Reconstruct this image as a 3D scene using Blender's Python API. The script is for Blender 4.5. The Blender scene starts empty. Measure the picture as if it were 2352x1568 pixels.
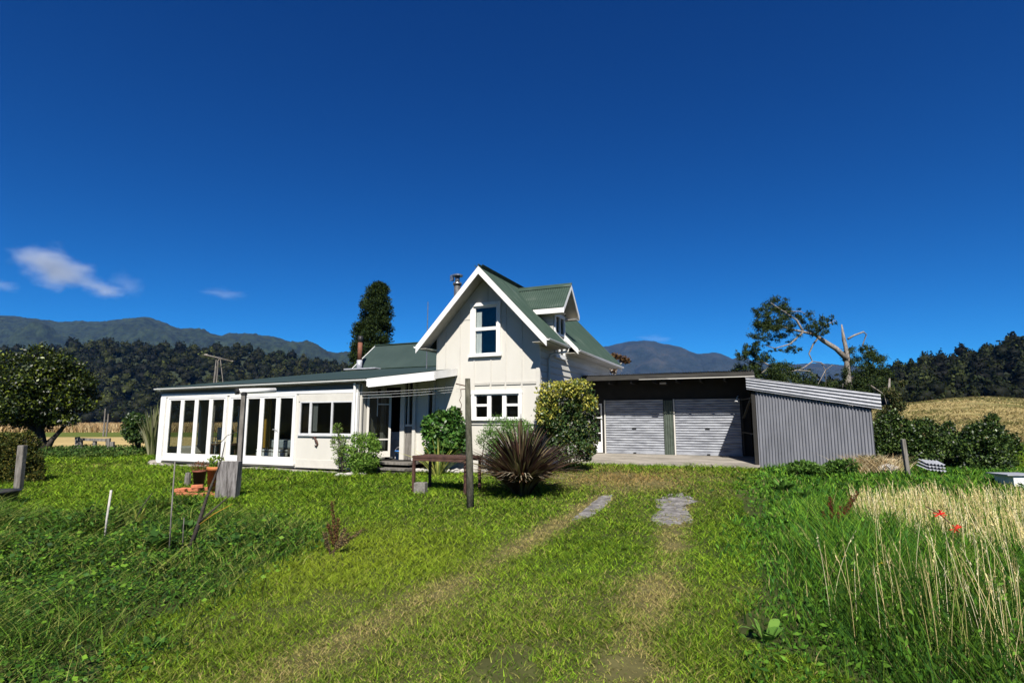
import bpy, bmesh, math, random
import numpy as np
from mathutils import Vector, Matrix, noise as mnoise
random.seed(7); rng = np.random.default_rng(7)
S = bpy.context.scene
COL = S.collection
R = math.radians

# ------------------------------------------------------------------ survey of the site (camera model used to measure real positions)
F_ = 1300.0; PITCH = R(8); EYE = 1.6
TH = math.atan(F_ / math.cos(PITCH) / 2950)
U = (math.cos(TH), -math.sin(TH)); V = (math.sin(TH), math.cos(TH)); Z0 = 15.25
def ray(x, y):
    a = x - 1176; b = 784 - y
    return a, F_*math.cos(PITCH) - b*math.sin(PITCH), F_*math.sin(PITCH) + b*math.cos(PITCH)
def onv(x, y, v):
    r = ray(x, y); t = (v + Z0*V[1]) / (r[0]*V[0] + r[1]*V[1])
    X, Y, Z = r[0]*t, r[1]*t, EYE + r[2]*t
    return X*U[0] + (Y-Z0)*U[1], Z
def onu(x, y, u):
    r = ray(x, y); t = (u + Z0*U[1]) / (r[0]*U[0] + r[1]*U[1])
    X, Y, Z = r[0]*t, r[1]*t, EYE + r[2]*t
    return X*V[0] + (Y-Z0)*V[1], Z
def ony(x, y, Y):
    r = ray(x, y); t = Y / r[1]
    return r[0]*t, EYE + r[2]*t
def uv2w(u, v): return u*U[0] + v*V[0], Z0 + u*U[1] + v*V[1]
def w2uv(X, Y):
    return X*U[0] + (Y-Z0)*U[1], X*V[0] + (Y-Z0)*V[1]

def ss(t):
    t = np.clip(t, 0, 1); return t*t*(3-2*t)
_nz = rng.random((256, 256))
def vn(x, y):
    x = np.asarray(x, float); y = np.asarray(y, float)
    xi = np.floor(x).astype(int); yi = np.floor(y).astype(int); fx = x-xi; fy = y-yi
    fx = fx*fx*(3-2*fx); fy = fy*fy*(3-2*fy)
    g = lambda a, b: _nz[a & 255, b & 255]
    return (g(xi, yi)*(1-fx)+g(xi+1, yi)*fx)*(1-fy) + (g(xi, yi+1)*(1-fx)+g(xi+1, yi+1)*fx)*fy
def fbm(x, y, o=4):
    s = 0; a = .5; 
    for i in range(o):
        s = s + a*vn(x*2**i+17*i, y*2**i+31*i); a *= .5
    return s/(1-.5**o)
def gz(X, Y):
    X = np.asarray(X, float); Y = np.asarray(Y, float)
    u, v = w2uv(X, Y)
    h = .30*ss((v+3.5)/6.5)*ss((u+5.5)/6)*(1-ss((v-14)/30))
    h = h + .06*ss((u-6)/4)*ss((v+3)/6)*(1-ss((v-14)/30))
    h = h + .05*ss((v+4)/4)*(1-ss((u+5.5)/6))*(1-ss((v-6)/10))
    # golden paddock rising on the right
    side = ss((X/np.maximum(Y, 1)-.52)/.16)
    h = h + side*(7.4*ss((Y-40)/115))*(Y > 40)*(.9+.2*vn(X*.012, Y*.012))*(.72+.28*ss(1-abs(X/np.maximum(Y,1)-.83)/.2))
    far = np.clip((Y-20)/40, 0, 1)
    h = h + (fbm(X*.35, Y*.35, 3)-.5)*.07*(1-far)*ss((Y-2)/2)
    return h
def P(x, y, off=0):
    z = 0.0
    for _ in range(12):
        r = ray(x, y); t = (z+off-EYE)/r[2]; X, Y = r[0]*t, r[1]*t; z = float(gz(X, Y))
    return X, Y, z

# ------------------------------------------------------------------ materials
def mat(name, c1, c2=None, scale=6.0, rough=.7, metal=0.0, bump=0.0, detail=6, stretch=(1,1,1), c3=None, spec=.35, bscale=None, mixr=(.35,.65)):
    m = bpy.data.materials.new(name); m.use_nodes = True
    nt = m.node_tree; n = nt.nodes; L = nt.links
    b = n['Principled BSDF']; b.inputs['Roughness'].default_value = rough; b.inputs['Metallic'].default_value = metal
    b.inputs['Specular IOR Level'].default_value = spec
    tc = n.new('ShaderNodeTexCoord'); mp = n.new('ShaderNodeMapping'); mp.inputs['Scale'].default_value = stretch
    L.new(tc.outputs['Object'], mp.inputs[0])
    if c2 is None: c2 = tuple(x*.8 for x in c1)
    nz = n.new('ShaderNodeTexNoise'); nz.inputs['Scale'].default_value = scale; nz.inputs['Detail'].default_value = detail
    nz.inputs['Roughness'].default_value = .65
    L.new(mp.outputs[0], nz.inputs['Vector'])
    cr = n.new('ShaderNodeValToRGB'); cr.color_ramp.elements[0].color = (*c1, 1); cr.color_ramp.elements[1].color = (*c2, 1)
    cr.color_ramp.elements[0].position = mixr[0]; cr.color_ramp.elements[1].position = mixr[1]
    if c3 is not None:
        e = cr.color_ramp.elements.new(.5*(mixr[1]+1)); e.color = (*c3, 1)
    L.new(nz.outputs['Fac'], cr.inputs[0]); L.new(cr.outputs[0], b.inputs['Base Color'])
    if bump:
        n2 = n.new('ShaderNodeTexNoise'); n2.inputs['Scale'].default_value = bscale or scale*5; n2.inputs['Detail'].default_value = 4
        L.new(mp.outputs[0], n2.inputs['Vector'])
        bp = n.new('ShaderNodeBump'); bp.inputs['Strength'].default_value = bump; bp.inputs['Distance'].default_value = .02
        L.new(n2.outputs['Fac'], bp.inputs['Height']); L.new(bp.outputs[0], b.inputs['Normal'])
    return m
def leafmat(name, transl=.35, rough=.5, spec=.3, gain=1.0):
    m = bpy.data.materials.new(name); m.use_nodes = True
    nt = m.node_tree; n = nt.nodes; L = nt.links
    b = n['Principled BSDF']; out = n['Material Output']
    at = n.new('ShaderNodeVertexColor'); at.layer_name = 'Col'
    b.inputs['Roughness'].default_value = rough; b.inputs['Specular IOR Level'].default_value = spec
    L.new(at.outputs[0], b.inputs['Base Color'])
    if transl > 0:
        t = n.new('ShaderNodeBsdfTranslucent'); mx = n.new('ShaderNodeMixShader'); mx.inputs[0].default_value = transl
        L.new(at.outputs[0], t.inputs[0]); L.new(b.outputs[0], mx.inputs[1]); L.new(t.outputs[0], mx.inputs[2])
        L.new(mx.outputs[0], out.inputs[0])
    return m
def glassmat(name, tint=(.80,.82,.80), refl=1.0):
    m = bpy.data.materials.new(name); m.use_nodes = True
    nt = m.node_tree; n = nt.nodes; L = nt.links; n.remove(n['Principled BSDF'])
    t = n.new('ShaderNodeBsdfTransparent'); t.inputs[0].default_value = (*tint, 1)
    g = n.new('ShaderNodeBsdfGlossy'); g.inputs['Roughness'].default_value = .02; g.inputs[0].default_value = (refl, refl, refl, 1)
    lw = n.new('ShaderNodeLayerWeight'); lw.inputs[0].default_value = .5
    pw = n.new('ShaderNodeMath'); pw.operation = 'POWER'; pw.inputs[1].default_value = 5; L.new(lw.outputs['Facing'], pw.inputs[0])
    f = n.new('ShaderNodeMath'); f.operation = 'MULTIPLY_ADD'; f.inputs[1].default_value = .9; f.inputs[2].default_value = .035; L.new(pw.outputs[0], f.inputs[0])
    tc = n.new('ShaderNodeTexCoord'); nz = n.new('ShaderNodeTexNoise'); nz.inputs['Scale'].default_value = 1.6
    bp = n.new('ShaderNodeBump'); bp.inputs['Strength'].default_value = .25; bp.inputs['Distance'].default_value = .02
    L.new(tc.outputs['Object'], nz.inputs['Vector']); L.new(nz.outputs[0], bp.inputs['Height']); L.new(bp.outputs[0], g.inputs['Normal'])
    mx = n.new('ShaderNodeMixShader'); L.new(f.outputs[0], mx.inputs[0]); L.new(t.outputs[0], mx.inputs[1]); L.new(g.outputs[0], mx.inputs[2])
    L.new(mx.outputs[0], n['Material Output'].inputs[0])
    return m
M = {}
M['white'] = mat('white_paint', (.70,.70,.685), (.62,.61,.585), 3, .5, bump=.12, detail=14, mixr=(.35,.66), c3=(.44,.42,.38))
M['cream'] = mat('cream_wallboard', (.53,.51,.46), (.475,.455,.405), 1.3, .75, bump=.12, detail=14, bscale=40, stretch=(1.6,1.6,.35), c3=(.40,.38,.33), mixr=(.3,.75))
M['cream2'] = mat('cream_timber', (.52,.50,.45), (.46,.44,.395), 2.2, .65, bump=.15, detail=10, stretch=(1,1,1))
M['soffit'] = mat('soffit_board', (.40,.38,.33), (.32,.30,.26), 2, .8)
M['boards'] = mat('weatherboard_paint', (.50,.485,.44), (.38,.365,.32), 2.5, .7, bump=.2, stretch=(1,.3,3), detail=10)
M['roofg'] = mat('green_roof_paint', (.018,.038,.026), (.030,.054,.039), 2.2, .6, bump=.1, c3=(.11,.13,.11), stretch=(.5,2.2,.5), detail=14, mixr=(.35,.56))
M['roofg2'] = mat('green_roof_paint_flat', (.018,.034,.030), (.027,.046,.040), .7, .6, bump=.08, detail=10, c3=(.045,.062,.055))
M['galv'] = mat('galvanised_steel', (.38,.39,.42), (.24,.25,.275), 5, .5, .1, bump=.05, stretch=(1,1,2.5), detail=9)
M['galvb'] = mat('galvanised_door', (.33,.345,.375), (.15,.158,.18), 2.2, .55, .0, bump=.1, stretch=(1,1,5), detail=12, mixr=(.38,.66))
M['shedg'] = mat('grey_shed_steel', (.190,.195,.218), (.13,.135,.152), 2.0, .55, .1, bump=.08, stretch=(1.6,1,.35), detail=14, c3=(.26,.26,.28))
M['dark'] = mat('dark_timber', (.012,.011,.010), (.02,.018,.015), 4, .85)
M['darkbeam'] = mat('dark_weathered_beam', (.02,.019,.017), (.045,.042,.036), 5, .85, stretch=(.4,3,3), bump=.3)
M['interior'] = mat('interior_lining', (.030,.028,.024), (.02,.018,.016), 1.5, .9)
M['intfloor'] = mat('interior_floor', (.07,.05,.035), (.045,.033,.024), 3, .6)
M['wood'] = mat('weathered_wood', (.20,.185,.165), (.075,.068,.058), 5, .9, bump=.7, stretch=(3,3,.5), detail=10, bscale=22)
M['stump'] = mat('grey_cracked_timber', (.24,.225,.22), (.05,.044,.04), 7, .9, bump=1.0, stretch=(3,3,.35), detail=10, bscale=18)
M['mossy'] = mat('mossy_post_wood', (.10,.095,.07), (.035,.035,.022), 8, .95, bump=.8, stretch=(2,2,.6), c3=(.17,.17,.15))
M['rust'] = mat('rusty_brown_steel', (.055,.028,.022), (.10,.05,.036), 8, .7, .2, bump=.3)
M['rustpipe'] = mat('rusted_flue', (.20,.075,.04), (.11,.045,.03), 9, .8, bump=.3)
M['steel'] = mat('stainless_flue', (.42,.42,.42), (.22,.22,.22), 6, .3, .8)
M['black'] = mat('black_rubber', (.012,.012,.013), (.02,.02,.02), 6, .5)
M['terra'] = mat('terracotta', (.46,.165,.05), (.34,.11,.04), 4, .7, bump=.15)
M['terrad'] = mat('dark_terracotta', (.20,.06,.032), (.13,.04,.025), 5, .7, bump=.15)
M['brick'] = mat('orange_brick', (.50,.17,.08), (.32,.10,.05), 9, .85, bump=.6, c3=(.6,.38,.25))
M['stone'] = mat('pale_stone', (.50,.48,.44), (.28,.26,.23), 6, .9, bump=.6)
M['plinth'] = mat('crumbling_plinth', (.36,.33,.29), (.13,.115,.095), 4, .95, bump=.9, stretch=(.6,1,3), detail=12)
M['band'] = mat('painted_eave_shade', (.17,.165,.15), (.12,.115,.105), 3, .8)  # dark grey holds the shade below the sunroom eave in its colour
M['ornc'] = mat('rough_block_concrete', (.20,.19,.17), (.11,.10,.09), 9, .95, bump=.8)
M['conc'] = mat('stained_concrete', (.31,.28,.24), (.16,.145,.12), 1.8, .9, bump=.5, detail=14, stretch=(.6,1.5,1), bscale=30)
M['gravel'] = mat('worn_grey_gravel', (.26,.245,.235), (.085,.08,.075), 7, .95, bump=1.0, detail=14, c3=(.42,.40,.37), mixr=(.38,.58))
M['alum'] = mat('window_aluminium', (.72,.72,.72), (.6,.6,.6), 5, .35, .3)
M['bark'] = mat('grey_bark', (.28,.255,.225), (.10,.085,.07), 9, .9, bump=.8, stretch=(2,2,.6))
M['barkd'] = mat('dark_bark', (.060,.050,.040), (.025,.02,.016), 9, .9, bump=.8)
M['red'] = mat('red_ribbon', (.62,.02,.012), (.5,.015,.01), 8, .6)
M['bluep'] = mat('blue_plastic', (.05,.20,.55), (.04,.16,.45), 5, .4)
M['tealp'] = mat('teal_plastic', (.02,.22,.17), (.015,.16,.12), 5, .4)
M['yellow'] = mat('yellow_curtain', (.34,.20,.02), (.24,.14,.015), 5, .9, stretch=(20,1,.5))
M['cloth'] = mat('white_cloth', (.75,.76,.78), (.6,.61,.63), 3, .9, stretch=(12,1,.6))
M['bedc'] = mat('blue_grey_bedspread', (.30,.34,.38), (.22,.25,.28), 3, .9)
M['glass'] = glassmat('window_glass')
M['glassd'] = glassmat('dark_window_glass', (.55,.57,.56))
M['leaf'] = leafmat('leaf', .25, .6, .15); M['leafgloss'] = leafmat('glossy_leaf', .2, .42, .35)
M['grass'] = leafmat('grass_blade', .3, .7, .08); M['needle'] = leafmat('needle_foliage', .15, .7, .15)
M['petal'] = leafmat('petal', .3, .6, .1)
M['wire'] = mat('pale_wire', (.75,.75,.72), (.6,.6,.58), 10, .4, .2)

# ------------------------------------------------------------------ mesh helpers
class MB:
    def __init__(s): s.v = []; s.f = []
    def quad(s, *p):
        i = len(s.v); s.v += [tuple(q) for q in p]; s.f.append(tuple(range(i, i+len(p)))); return s
    def box(s, x0, x1, y0, y1, z0, z1):
        i = len(s.v)
        s.v += [(x0,y0,z0),(x1,y0,z0),(x1,y1,z0),(x0,y1,z0),(x0,y0,z1),(x1,y0,z1),(x1,y1,z1),(x0,y1,z1)]
        s.f += [tuple(i+k for k in q) for q in ((0,3,2,1),(4,5,6,7),(0,1,5,4),(1,2,6,5),(2,3,7,6),(3,0,4,7))]; return s
    def beam(s, p, q, w, h, up=(0,0,1)):
        p = Vector(p); q = Vector(q); d = (q-p).normalized(); up = Vector(up)
        if abs(d.dot(up)) > .98: up = Vector((0,1,0))
        a = d.cross(up).normalized()*w/2; b = a.cross(d).normalized()*h/2
        i = len(s.v)
        for c in (p, q):
            for k in (-a-b, a-b, a+b, -a+b): s.v.append(tuple(c+k))
        s.f += [tuple(i+k for k in f) for f in ((0,1,2,3),(7,6,5,4),(0,4,5,1),(1,5,6,2),(2,6,7,3),(3,7,4,0))]; return s
    def tube(s, pts, rad, n=8, cap=True, wob=0):
        pts = [Vector(p) for p in pts]
        if not hasattr(rad, '__len__'): rad = [rad]*len(pts)
        i0 = len(s.v); ref = None
        for k, p in enumerate(pts):
            d = (pts[min(k+1, len(pts)-1)] - pts[max(k-1, 0)]).normalized()
            if ref is None: ref = d.orthogonal().normalized()
            ref = (ref - d*ref.dot(d))
            if ref.length < 1e-4: ref = d.orthogonal()
            ref.normalize(); b = d.cross(ref)
            for j in range(n):
                a = 2*math.pi*j/n; r = rad[k]*(1+wob*(random.random()-.5))
                s.v.append(tuple(p + (ref*math.cos(a)+b*math.sin(a))*r))
        for k in range(len(pts)-1):
            for j in range(n):
                a = i0+k*n+j; b_ = i0+k*n+(j+1) % n
                s.f.append((a, b_, b_+n, a+n))
        if cap:
            s.f.append(tuple(i0+j for j in range(n))[::-1]); s.f.append(tuple(i0+(len(pts)-1)*n+j for j in range(n)))
        return s
    def lathe(s, c, prof, n=20):
        i0 = len(s.v)
        for r, z in prof:
            for j in range(n):
                a = 2*math.pi*j/n; s.v.append((c[0]+r*math.cos(a), c[1]+r*math.sin(a), c[2]+z))
        for k in range(len(prof)-1):
            for j in range(n):
                a = i0+k*n+j; b = i0+k*n+(j+1) % n; s.f.append((a, b, b+n, a+n))
        return s
    def rock(s, c, r, sq=(1,1,.6), seed=0, sub=2):
        bm = bmesh.new(); bmesh.ops.create_icosphere(bm, subdivisions=sub, radius=1)
        i0 = len(s.v)
        for v in bm.verts:
            q = v.co.copy(); k = 1+.35*mnoise.noise(q*1.3+Vector((seed*3.1, seed*1.7, 0)))
            s.v.append((c[0]+q.x*r*sq[0]*k, c[1]+q.y*r*sq[1]*k, c[2]+q.z*r*sq[2]*k))
        for f in bm.faces: s.f.append(tuple(i0+v.index for v in f.verts))
        bm.free(); return s
    def build(s, name, m, parent=None, smooth=False, bevel=0):
        me = bpy.data.meshes.new(name); me.from_pydata(s.v, [], s.f); me.update()
        o = bpy.data.objects.new(name, me); COL.objects.link(o); me.materials.append(m)
        if smooth: me.polygons.foreach_set('use_smooth', [True]*len(me.polygons))
        if parent: o.parent = parent
        if bevel:
            b = o.modifiers.new('bevel', 'BEVEL'); b.width = bevel; b.segments = 2; b.limit_method = 'ANGLE'
        return o
def tag(o, label=None, cat=None, group=None, kind=None):
    if label: o['label'] = label
    if cat: o['category'] = cat
    if group: o['group'] = group
    if kind: o['kind'] = kind
    return o
def thing(name, label, cat, loc=(0,0,0), rz=0, group=None):
    o = bpy.data.objects.new(name, None); COL.objects.link(o); o.location = loc; o.rotation_euler = (0,0,rz)
    return tag(o, label, cat, group)
def npmesh(name, verts, quads, m, parent=None, col=None, smooth=False):
    me = bpy.data.meshes.new(name); nv = len(verts); nf = len(quads); k = quads.shape[1]
    me.vertices.add(nv); me.vertices.foreach_set('co', np.ascontiguousarray(verts, dtype=np.float32).ravel())
    me.loops.add(nf*k); me.loops.foreach_set('vertex_index', np.ascontiguousarray(quads, dtype=np.int32).ravel())
    me.polygons.add(nf); me.polygons.foreach_set('loop_start', np.arange(0, nf*k, k, dtype=np.int32))
    if smooth: me.polygons.foreach_set('use_smooth', np.ones(nf, dtype=bool))
    me.update(calc_edges=True)
    if col is not None:
        a = me.color_attributes.new('Col', 'FLOAT_COLOR', 'POINT')
        c = np.ones((nv, 4), np.float32); c[:, :3] = col; a.data.foreach_set('color', c.ravel())
    me.materials.append(m)
    o = bpy.data.objects.new(name, me); COL.objects.link(o)
    if parent: o.parent = parent
    return o
def unit(a): return a/np.maximum(np.linalg.norm(a, axis=1, keepdims=True), 1e-6)
def strips(base, lean, L, W, bend, segs=2, droop=0.0, taper=1.0, col=None, side=None):
    """base (N,3), lean (N,2) horizontal vector, curved tapering straps"""
    N = len(base); L = np.broadcast_to(L, N); W = np.broadcast_to(W, N); bend = np.broadcast_to(bend, N); droop = np.broadcast_to(droop, N)
    if side is None:
        a = rng.random(N)*2*np.pi; side = np.stack([np.cos(a), np.sin(a), np.zeros(N)], 1)
    vs = []
    for k in range(segs+1):
        t = k/segs
        p = base.copy()
        p[:, 0] += lean[:, 0]*L*(t*.35+bend*t*t); p[:, 1] += lean[:, 1]*L*(t*.35+bend*t*t)
        p[:, 2] += L*(t - droop*t*t)
        w = (W*(1-.92*t**taper)/2)[:, None]
        vs += [p-side*w, p+side*w]
    v = np.stack(vs, 1).reshape(-1, 3)
    nv = 2*(segs+1); o = (np.arange(N)*nv)[:, None]
    q = np.concatenate([o+np.array([[2*k, 2*k+1, 2*k+3, 2*k+2]]) for k in range(segs)], 1).reshape(-1, 4)
    c = np.repeat(col, nv, axis=0) if col is not None else None
    return v, q, c
def leafquads(C, D, Nn, L, W, col):
    N = len(C); D = unit(D); S_ = unit(np.cross(D, Nn)); n2 = np.cross(S_, D)
    L = np.broadcast_to(L, N)[:, None]; W = np.broadcast_to(W, N)[:, None]
    v = np.stack([C-D*L*.5, C-S_*W*.5+n2*W*.12, C+D*L*.5, C+S_*W*.5+n2*W*.12], 1).reshape(-1, 3)
    q = (np.arange(N)*4)[:, None]+np.array([[0, 1, 2, 3]])
    return v, q, np.repeat(col, 4, axis=0)
def cat3(parts):
    vs = []; qs = []; cs = []; o = 0
    for v, q, c in parts: vs.append(v); qs.append(q+o); cs.append(c); o += len(v)
    return np.concatenate(vs), np.concatenate(qs), np.concatenate(cs)
def rdir(n):
    a = rng.normal(size=(n, 3)); return unit(a)
def pick(cols, n, var=.25):
    cols = np.array(cols); i = rng.integers(0, len(cols), n)
    return cols[i]*(1+var*(rng.random((n, 1))*2-1))
def lumps_points(lumps, n, inner=.55):
    """points spread through the outer volume of several ellipsoid lumps (cx,cy,cz,rx,ry,rz)"""
    lp = np.array(lumps, float); w = (lp[:, 3]*lp[:, 4]*lp[:, 5])**.67; w /= w.sum()
    i = rng.choice(len(lp), n, p=w); d = rdir(n); r = (inner+(1-inner)*rng.random(n)**.6)[:, None]*(1+.10*rng.normal(size=(n, 1)))
    return lp[i, :3]+d*lp[i, 3:]*r, d
def foliage(name, lumps, n, L, W, cols, m, parent, flat=.5, inner=.5, updown=0.0, floor=None):
    C, d = lumps_points(lumps, n, inner)
    if inner < 0: lp = np.array(lumps); w = (lp[:, 3]*lp[:, 5])**.8; i = rng.choice(len(lp), n, p=w/w.sum()); g_ = rng.normal(size=(n, 3))*.55; C = lp[i, :3]+g_*lp[i, 3:]; d = unit(g_)
    if floor is not None:
        k = C[:, 2] > floor; C = C[k]; d = d[k]
    n = len(C)
    D = unit(d*.7+rdir(n)*.8+np.array([0, 0, updown])); Nn = unit(d*flat+rdir(n)+np.array([0, 0, .4]))
    sz = .7+.6*rng.random(n)
    v, q, c = leafquads(C, D, Nn, L*sz, W*sz, pick(cols, n))
    return npmesh(name, v, q, m, parent, c)
def ellip_lumps(c, r, n, s=.5, seed=0, zmin=-.6):
    rr = random.Random(seed); out = []
    while len(out) < n:
        d = Vector((rr.gauss(0,1), rr.gauss(0,1), rr.gauss(0,1))).normalized()*rr.uniform(.35, .72)
        if d.z < zmin: continue
        k = s*rr.uniform(.65, 1.15)
        out.append((c[0]+d.x*r[0], c[1]+d.y*r[1], c[2]+d.z*r[2], r[0]*k, r[1]*k, r[2]*k))
    return out
def corrug(name, m, parent, A, B, front, back, pitch=.076, amp=.009, per=6, rows=1, smooth=True, thick=0):
    """sheet whose ribs run from front(t) to back(t); t in [A,B] is measured across the ribs (metres)"""
    n = max(2, int((B-A)/pitch*per)); ts = np.linspace(A, B, n+1); vs = []; 
    for t in ts:
        f = Vector(front(t)); b = Vector(back(t)); f2 = Vector(front(t+.01)); nrm = (b-f).cross(f2-f)
        nrm = nrm.normalized() if nrm.length > 1e-9 else Vector((0,0,1))
        if nrm.z < 0: nrm = -nrm
        w = amp*math.sin(2*math.pi*(t-A)/pitch)
        for k in range(rows+1): vs.append(f.lerp(b, k/rows)+nrm*w)
    fs = []; r = rows+1
    for i in range(n):
        for k in range(rows): fs.append((i*r+k, i*r+k+1, (i+1)*r+k+1, (i+1)*r+k))
    mb = MB(); mb.v = [tuple(v) for v in vs]; mb.f = fs
    o = mb.build(name, m, parent, smooth)
    if thick:
        s = o.modifiers.new('solid', 'SOLIDIFY'); s.thickness = thick; s.offset = -1
    return o
def wall(name, m, parent, x0, x1, base, top, holes=(), v=0, th=.1, breaks=(), axis='u'):
    """upright wall along u (axis u, at v) or along v (axis v, at u=v) with rectangular openings (a,b,z0,z1); top is a function"""
    cuts = sorted({x0, x1, *[h[0] for h in holes], *[h[1] for h in holes], *breaks}); mb = MB()
    def pt(a, d, z): return (a, v+d, z) if axis == 'u' else (v+d, a, z)
    def slab(a, b, za0, za1, zb0, zb1):
        q = [(a, za0), (b, zb0), (b, zb1), (a, za1)]
        f = [pt(x, 0, z) for x, z in q]; k = [pt(x, th, z) for x, z in q]
        mb.quad(*f); mb.quad(*k[::-1])
        for i in range(4): j = (i+1) % 4; mb.quad(f[i], k[i], k[j], f[j])
    for a, b in zip(cuts, cuts[1:]):
        if b-a < 1e-6: continue
        hs = sorted([h for h in holes if h[0] <= a+1e-6 and h[1] >= b-1e-6], key=lambda h: h[2]); z = base
        for h in hs:
            if h[2] > z: slab(a, b, z, h[2], z, h[2])
            z = h[3]
        slab(a, b, z, top(a), z, top(b))
    return mb.build(name, m, parent)
def frame(mb, a, b, z0, z1, v, w=.06, d=.06, axis='u', bars_v=(), bars_h=(), bw=None, sill=True):
    bw = bw or w
    def bx(x0, x1, za, zb, dd=0):
        if axis == 'u': mb.box(x0, x1, v-d/2-dd, v+d/2, za, zb)
        else: mb.box(v-d/2, v+d/2+dd, x0, x1, za, zb)
    bx(a, a+w, z0, z1); bx(b-w, b, z0, z1); bx(a+w, b-w, z0, z0+w); bx(a+w, b-w, z1-w, z1)
    for x in bars_v: bx(x-bw/2, x+bw/2, z0+w, z1-w, .004)
    for z in bars_h: bx(a+w, b-w, z-bw/2, z+bw/2, .002)
def pane(name, m, parent, a, b, z0, z1, v, axis='u'):
    mb = MB()
    if axis == 'u': mb.box(a, b, v-.003, v+.003, z0, z1)
    else: mb.box(v-.003, v+.003, a, b, z0, z1)
    return mb.build(name, m, parent)

BZ = -TH   # rotation of the building frame
def bthing(name, label, cat, u=0, v=0, z=0, group=None):
    X, Y = uv2w(u, v); return thing(name, label, cat, (X, Y, z), BZ, group)

# ================================================================== GROUND
def seg_dist(X, Y, pts):
    d = np.full(np.shape(X), 1e9)
    for (x0, y0), (x1, y1) in zip(pts, pts[1:]):
        dx, dy = x1-x0, y1-y0; t = np.clip(((X-x0)*dx+(Y-y0)*dy)/(dx*dx+dy*dy), 0, 1)
        d = np.minimum(d, np.hypot(X-x0-t*dx, Y-y0-t*dy))
    return d
def inpoly(X, Y, poly):
    r = np.zeros(np.shape(X), bool); n = len(poly)
    for i in range(n):
        x0, y0 = poly[i]; x1, y1 = poly[(i+1) % n]
        c = ((y0 > Y) != (y1 > Y)) & (X < (x1-x0)*(Y-y0)/((y1-y0) or 1e-9)+x0); r ^= c
    return r
def wp(pts): return [P(*p)[:2] for p in pts]
TR1 = wp([(1385,1145),(1290,1200),(1180,1265),(1060,1330),(930,1400),(760,1490),(620,1560)])
TR2 = wp([(1560,1150),(1545,1215),(1530,1290),(1500,1380),(1460,1470),(1440,1560)])
BROWN = P(1450,1093)[:2]
LUSH = wp([(-300,1140),(120,1185),(280,1180),(400,1165),(500,1185),(640,1190),(720,1235),(620,1295),(450,1370),(310,1450),(150,1560)]) + [(-2.9,2.5),(-9,2.5),(-12,6)]
TALL = wp([(1735,1080),(1715,1120),(1740,1200),(1745,1300),(1775,1400),(1850,1560)]) + [(1.75,2.5),(9,2.5),(16,8),(19,17)] + wp([(2340,1085),(2020,1075),(1830,1068)])
STRAWP = wp([(1950,1200),(1985,1240),(2100,1262),(2230,1285),(2352,1318)]) + [(6.6,6.0),(9.5,8.0)] + wp([(2352,1195),(2260,1180),(2080,1185)])
def jit(X, Y, a=.35, f=1.1): return X+(vn(X*f+5, Y*f)-.5)*2*a, Y+(vn(X*f, Y*f+9)-.5)*2*a
def dryness(X, Y):
    n1 = fbm(X*.9, Y*.9, 3); n2 = fbm(X*.25+40, Y*.25, 3)
    n4 = vn(X*3.3+9, Y*3.3); fade = .45+.55*ss((Y-4.5)/5); d1 = np.exp(-(seg_dist(X, Y, TR1)/.24)**2)*(.26+.58*n1+.48*n4)*fade; d2 = np.exp(-(seg_dist(X, Y, TR2)/.24)**2)*(.28+.58*n1+.48*n4)*(.45+.55*fade)
    b = np.exp(-(((X-BROWN[0])/2.1)**2+((Y-BROWN[1])/1.9)**2))*(.6+.7*n1)
    near = ss((6.5-Y)/3)*.30
    return np.clip(np.maximum(d1,0)*.95+np.maximum(d2,0)*.9+b*.95+near*n2*1.1+(n2-.5)*.55+(n1-.5)*.35+.06, 0, 1)
GREENS = np.array([(.138,.235,.013), (.100,.190,.010), (.190,.275,.020), (.046,.108,.008)])
def lawncol(X, Y, n):
    g = GREENS[rng.integers(0, 4, n)]*(.30+1.35*rng.random((n, 1))**1.3)*(.7+.7*fbm(X*.9+11, Y*.9, 3)[:, None])
    bright = np.exp(-(((X+1.9)/1.7)**2+((Y-7.0)/2.0)**2))[:, None]
    g = g*(1-.6*bright)+np.array([.24,.29,.02])*.6*bright
    d = np.clip(dryness(X, Y)*.92+rng.normal(size=n)*.20, 0, 1)[:, None]
    st = np.where(rng.random((n, 1)) < .5, np.array([[.38,.30,.12]]), np.array([[.24,.22,.06]]))
    br = np.exp(-(((X-BROWN[0])/2.3)**2+((Y-BROWN[1])/1.9)**2))[:, None]
    st = st*(1-br*.6)+np.array([.24,.13,.045])*br*.6
    k = np.clip((d-.30)/.42, 0, 1)
    return g*(1-k)+st*k
def axis(lo, hi, n, k):
    t = np.linspace(math.asinh(lo/k), math.asinh(hi/k), n); return np.sinh(t)*k
gx = axis(-3000, 3000, 420, 9.0); gy = np.concatenate([[-300,-60,-20,-8,-3], axis(0, 3000, 420, 12.0)])
XX, YY = np.meshgrid(gx, gy); ZZ = gz(XX, YY)
xf, yf = XX.ravel(), YY.ravel(); n = len(xf)
gc = np.tile(np.array([.030,.043,.010]), (n, 1))*(.7+.6*fbm(xf*2, yf*2, 3)[:, None])
k = np.clip(dryness(xf, yf)*1.2, 0, 1)[:, None]; gc = gc*(1-.8*k)+np.array([.12,.10,.042])*k*.8
far = ss((yf-26)/14)[:, None]*(1-ss((xf/np.maximum(yf, 1)+.40)/.06))[:, None]   # left, mown dry strip and green verge
strip = np.array([.36,.27,.115])*(.8+.4*fbm(xf*.4, yf*.15, 4)[:, None])
gc = gc*(1-far)+strip*far
verge = (ss((yf-56)/4)*(1-ss((yf-84)/3)))[:, None]*(xf < 0)[:, None]
gc = gc*(1-verge)+np.array([.09,.11,.02])*verge
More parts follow.
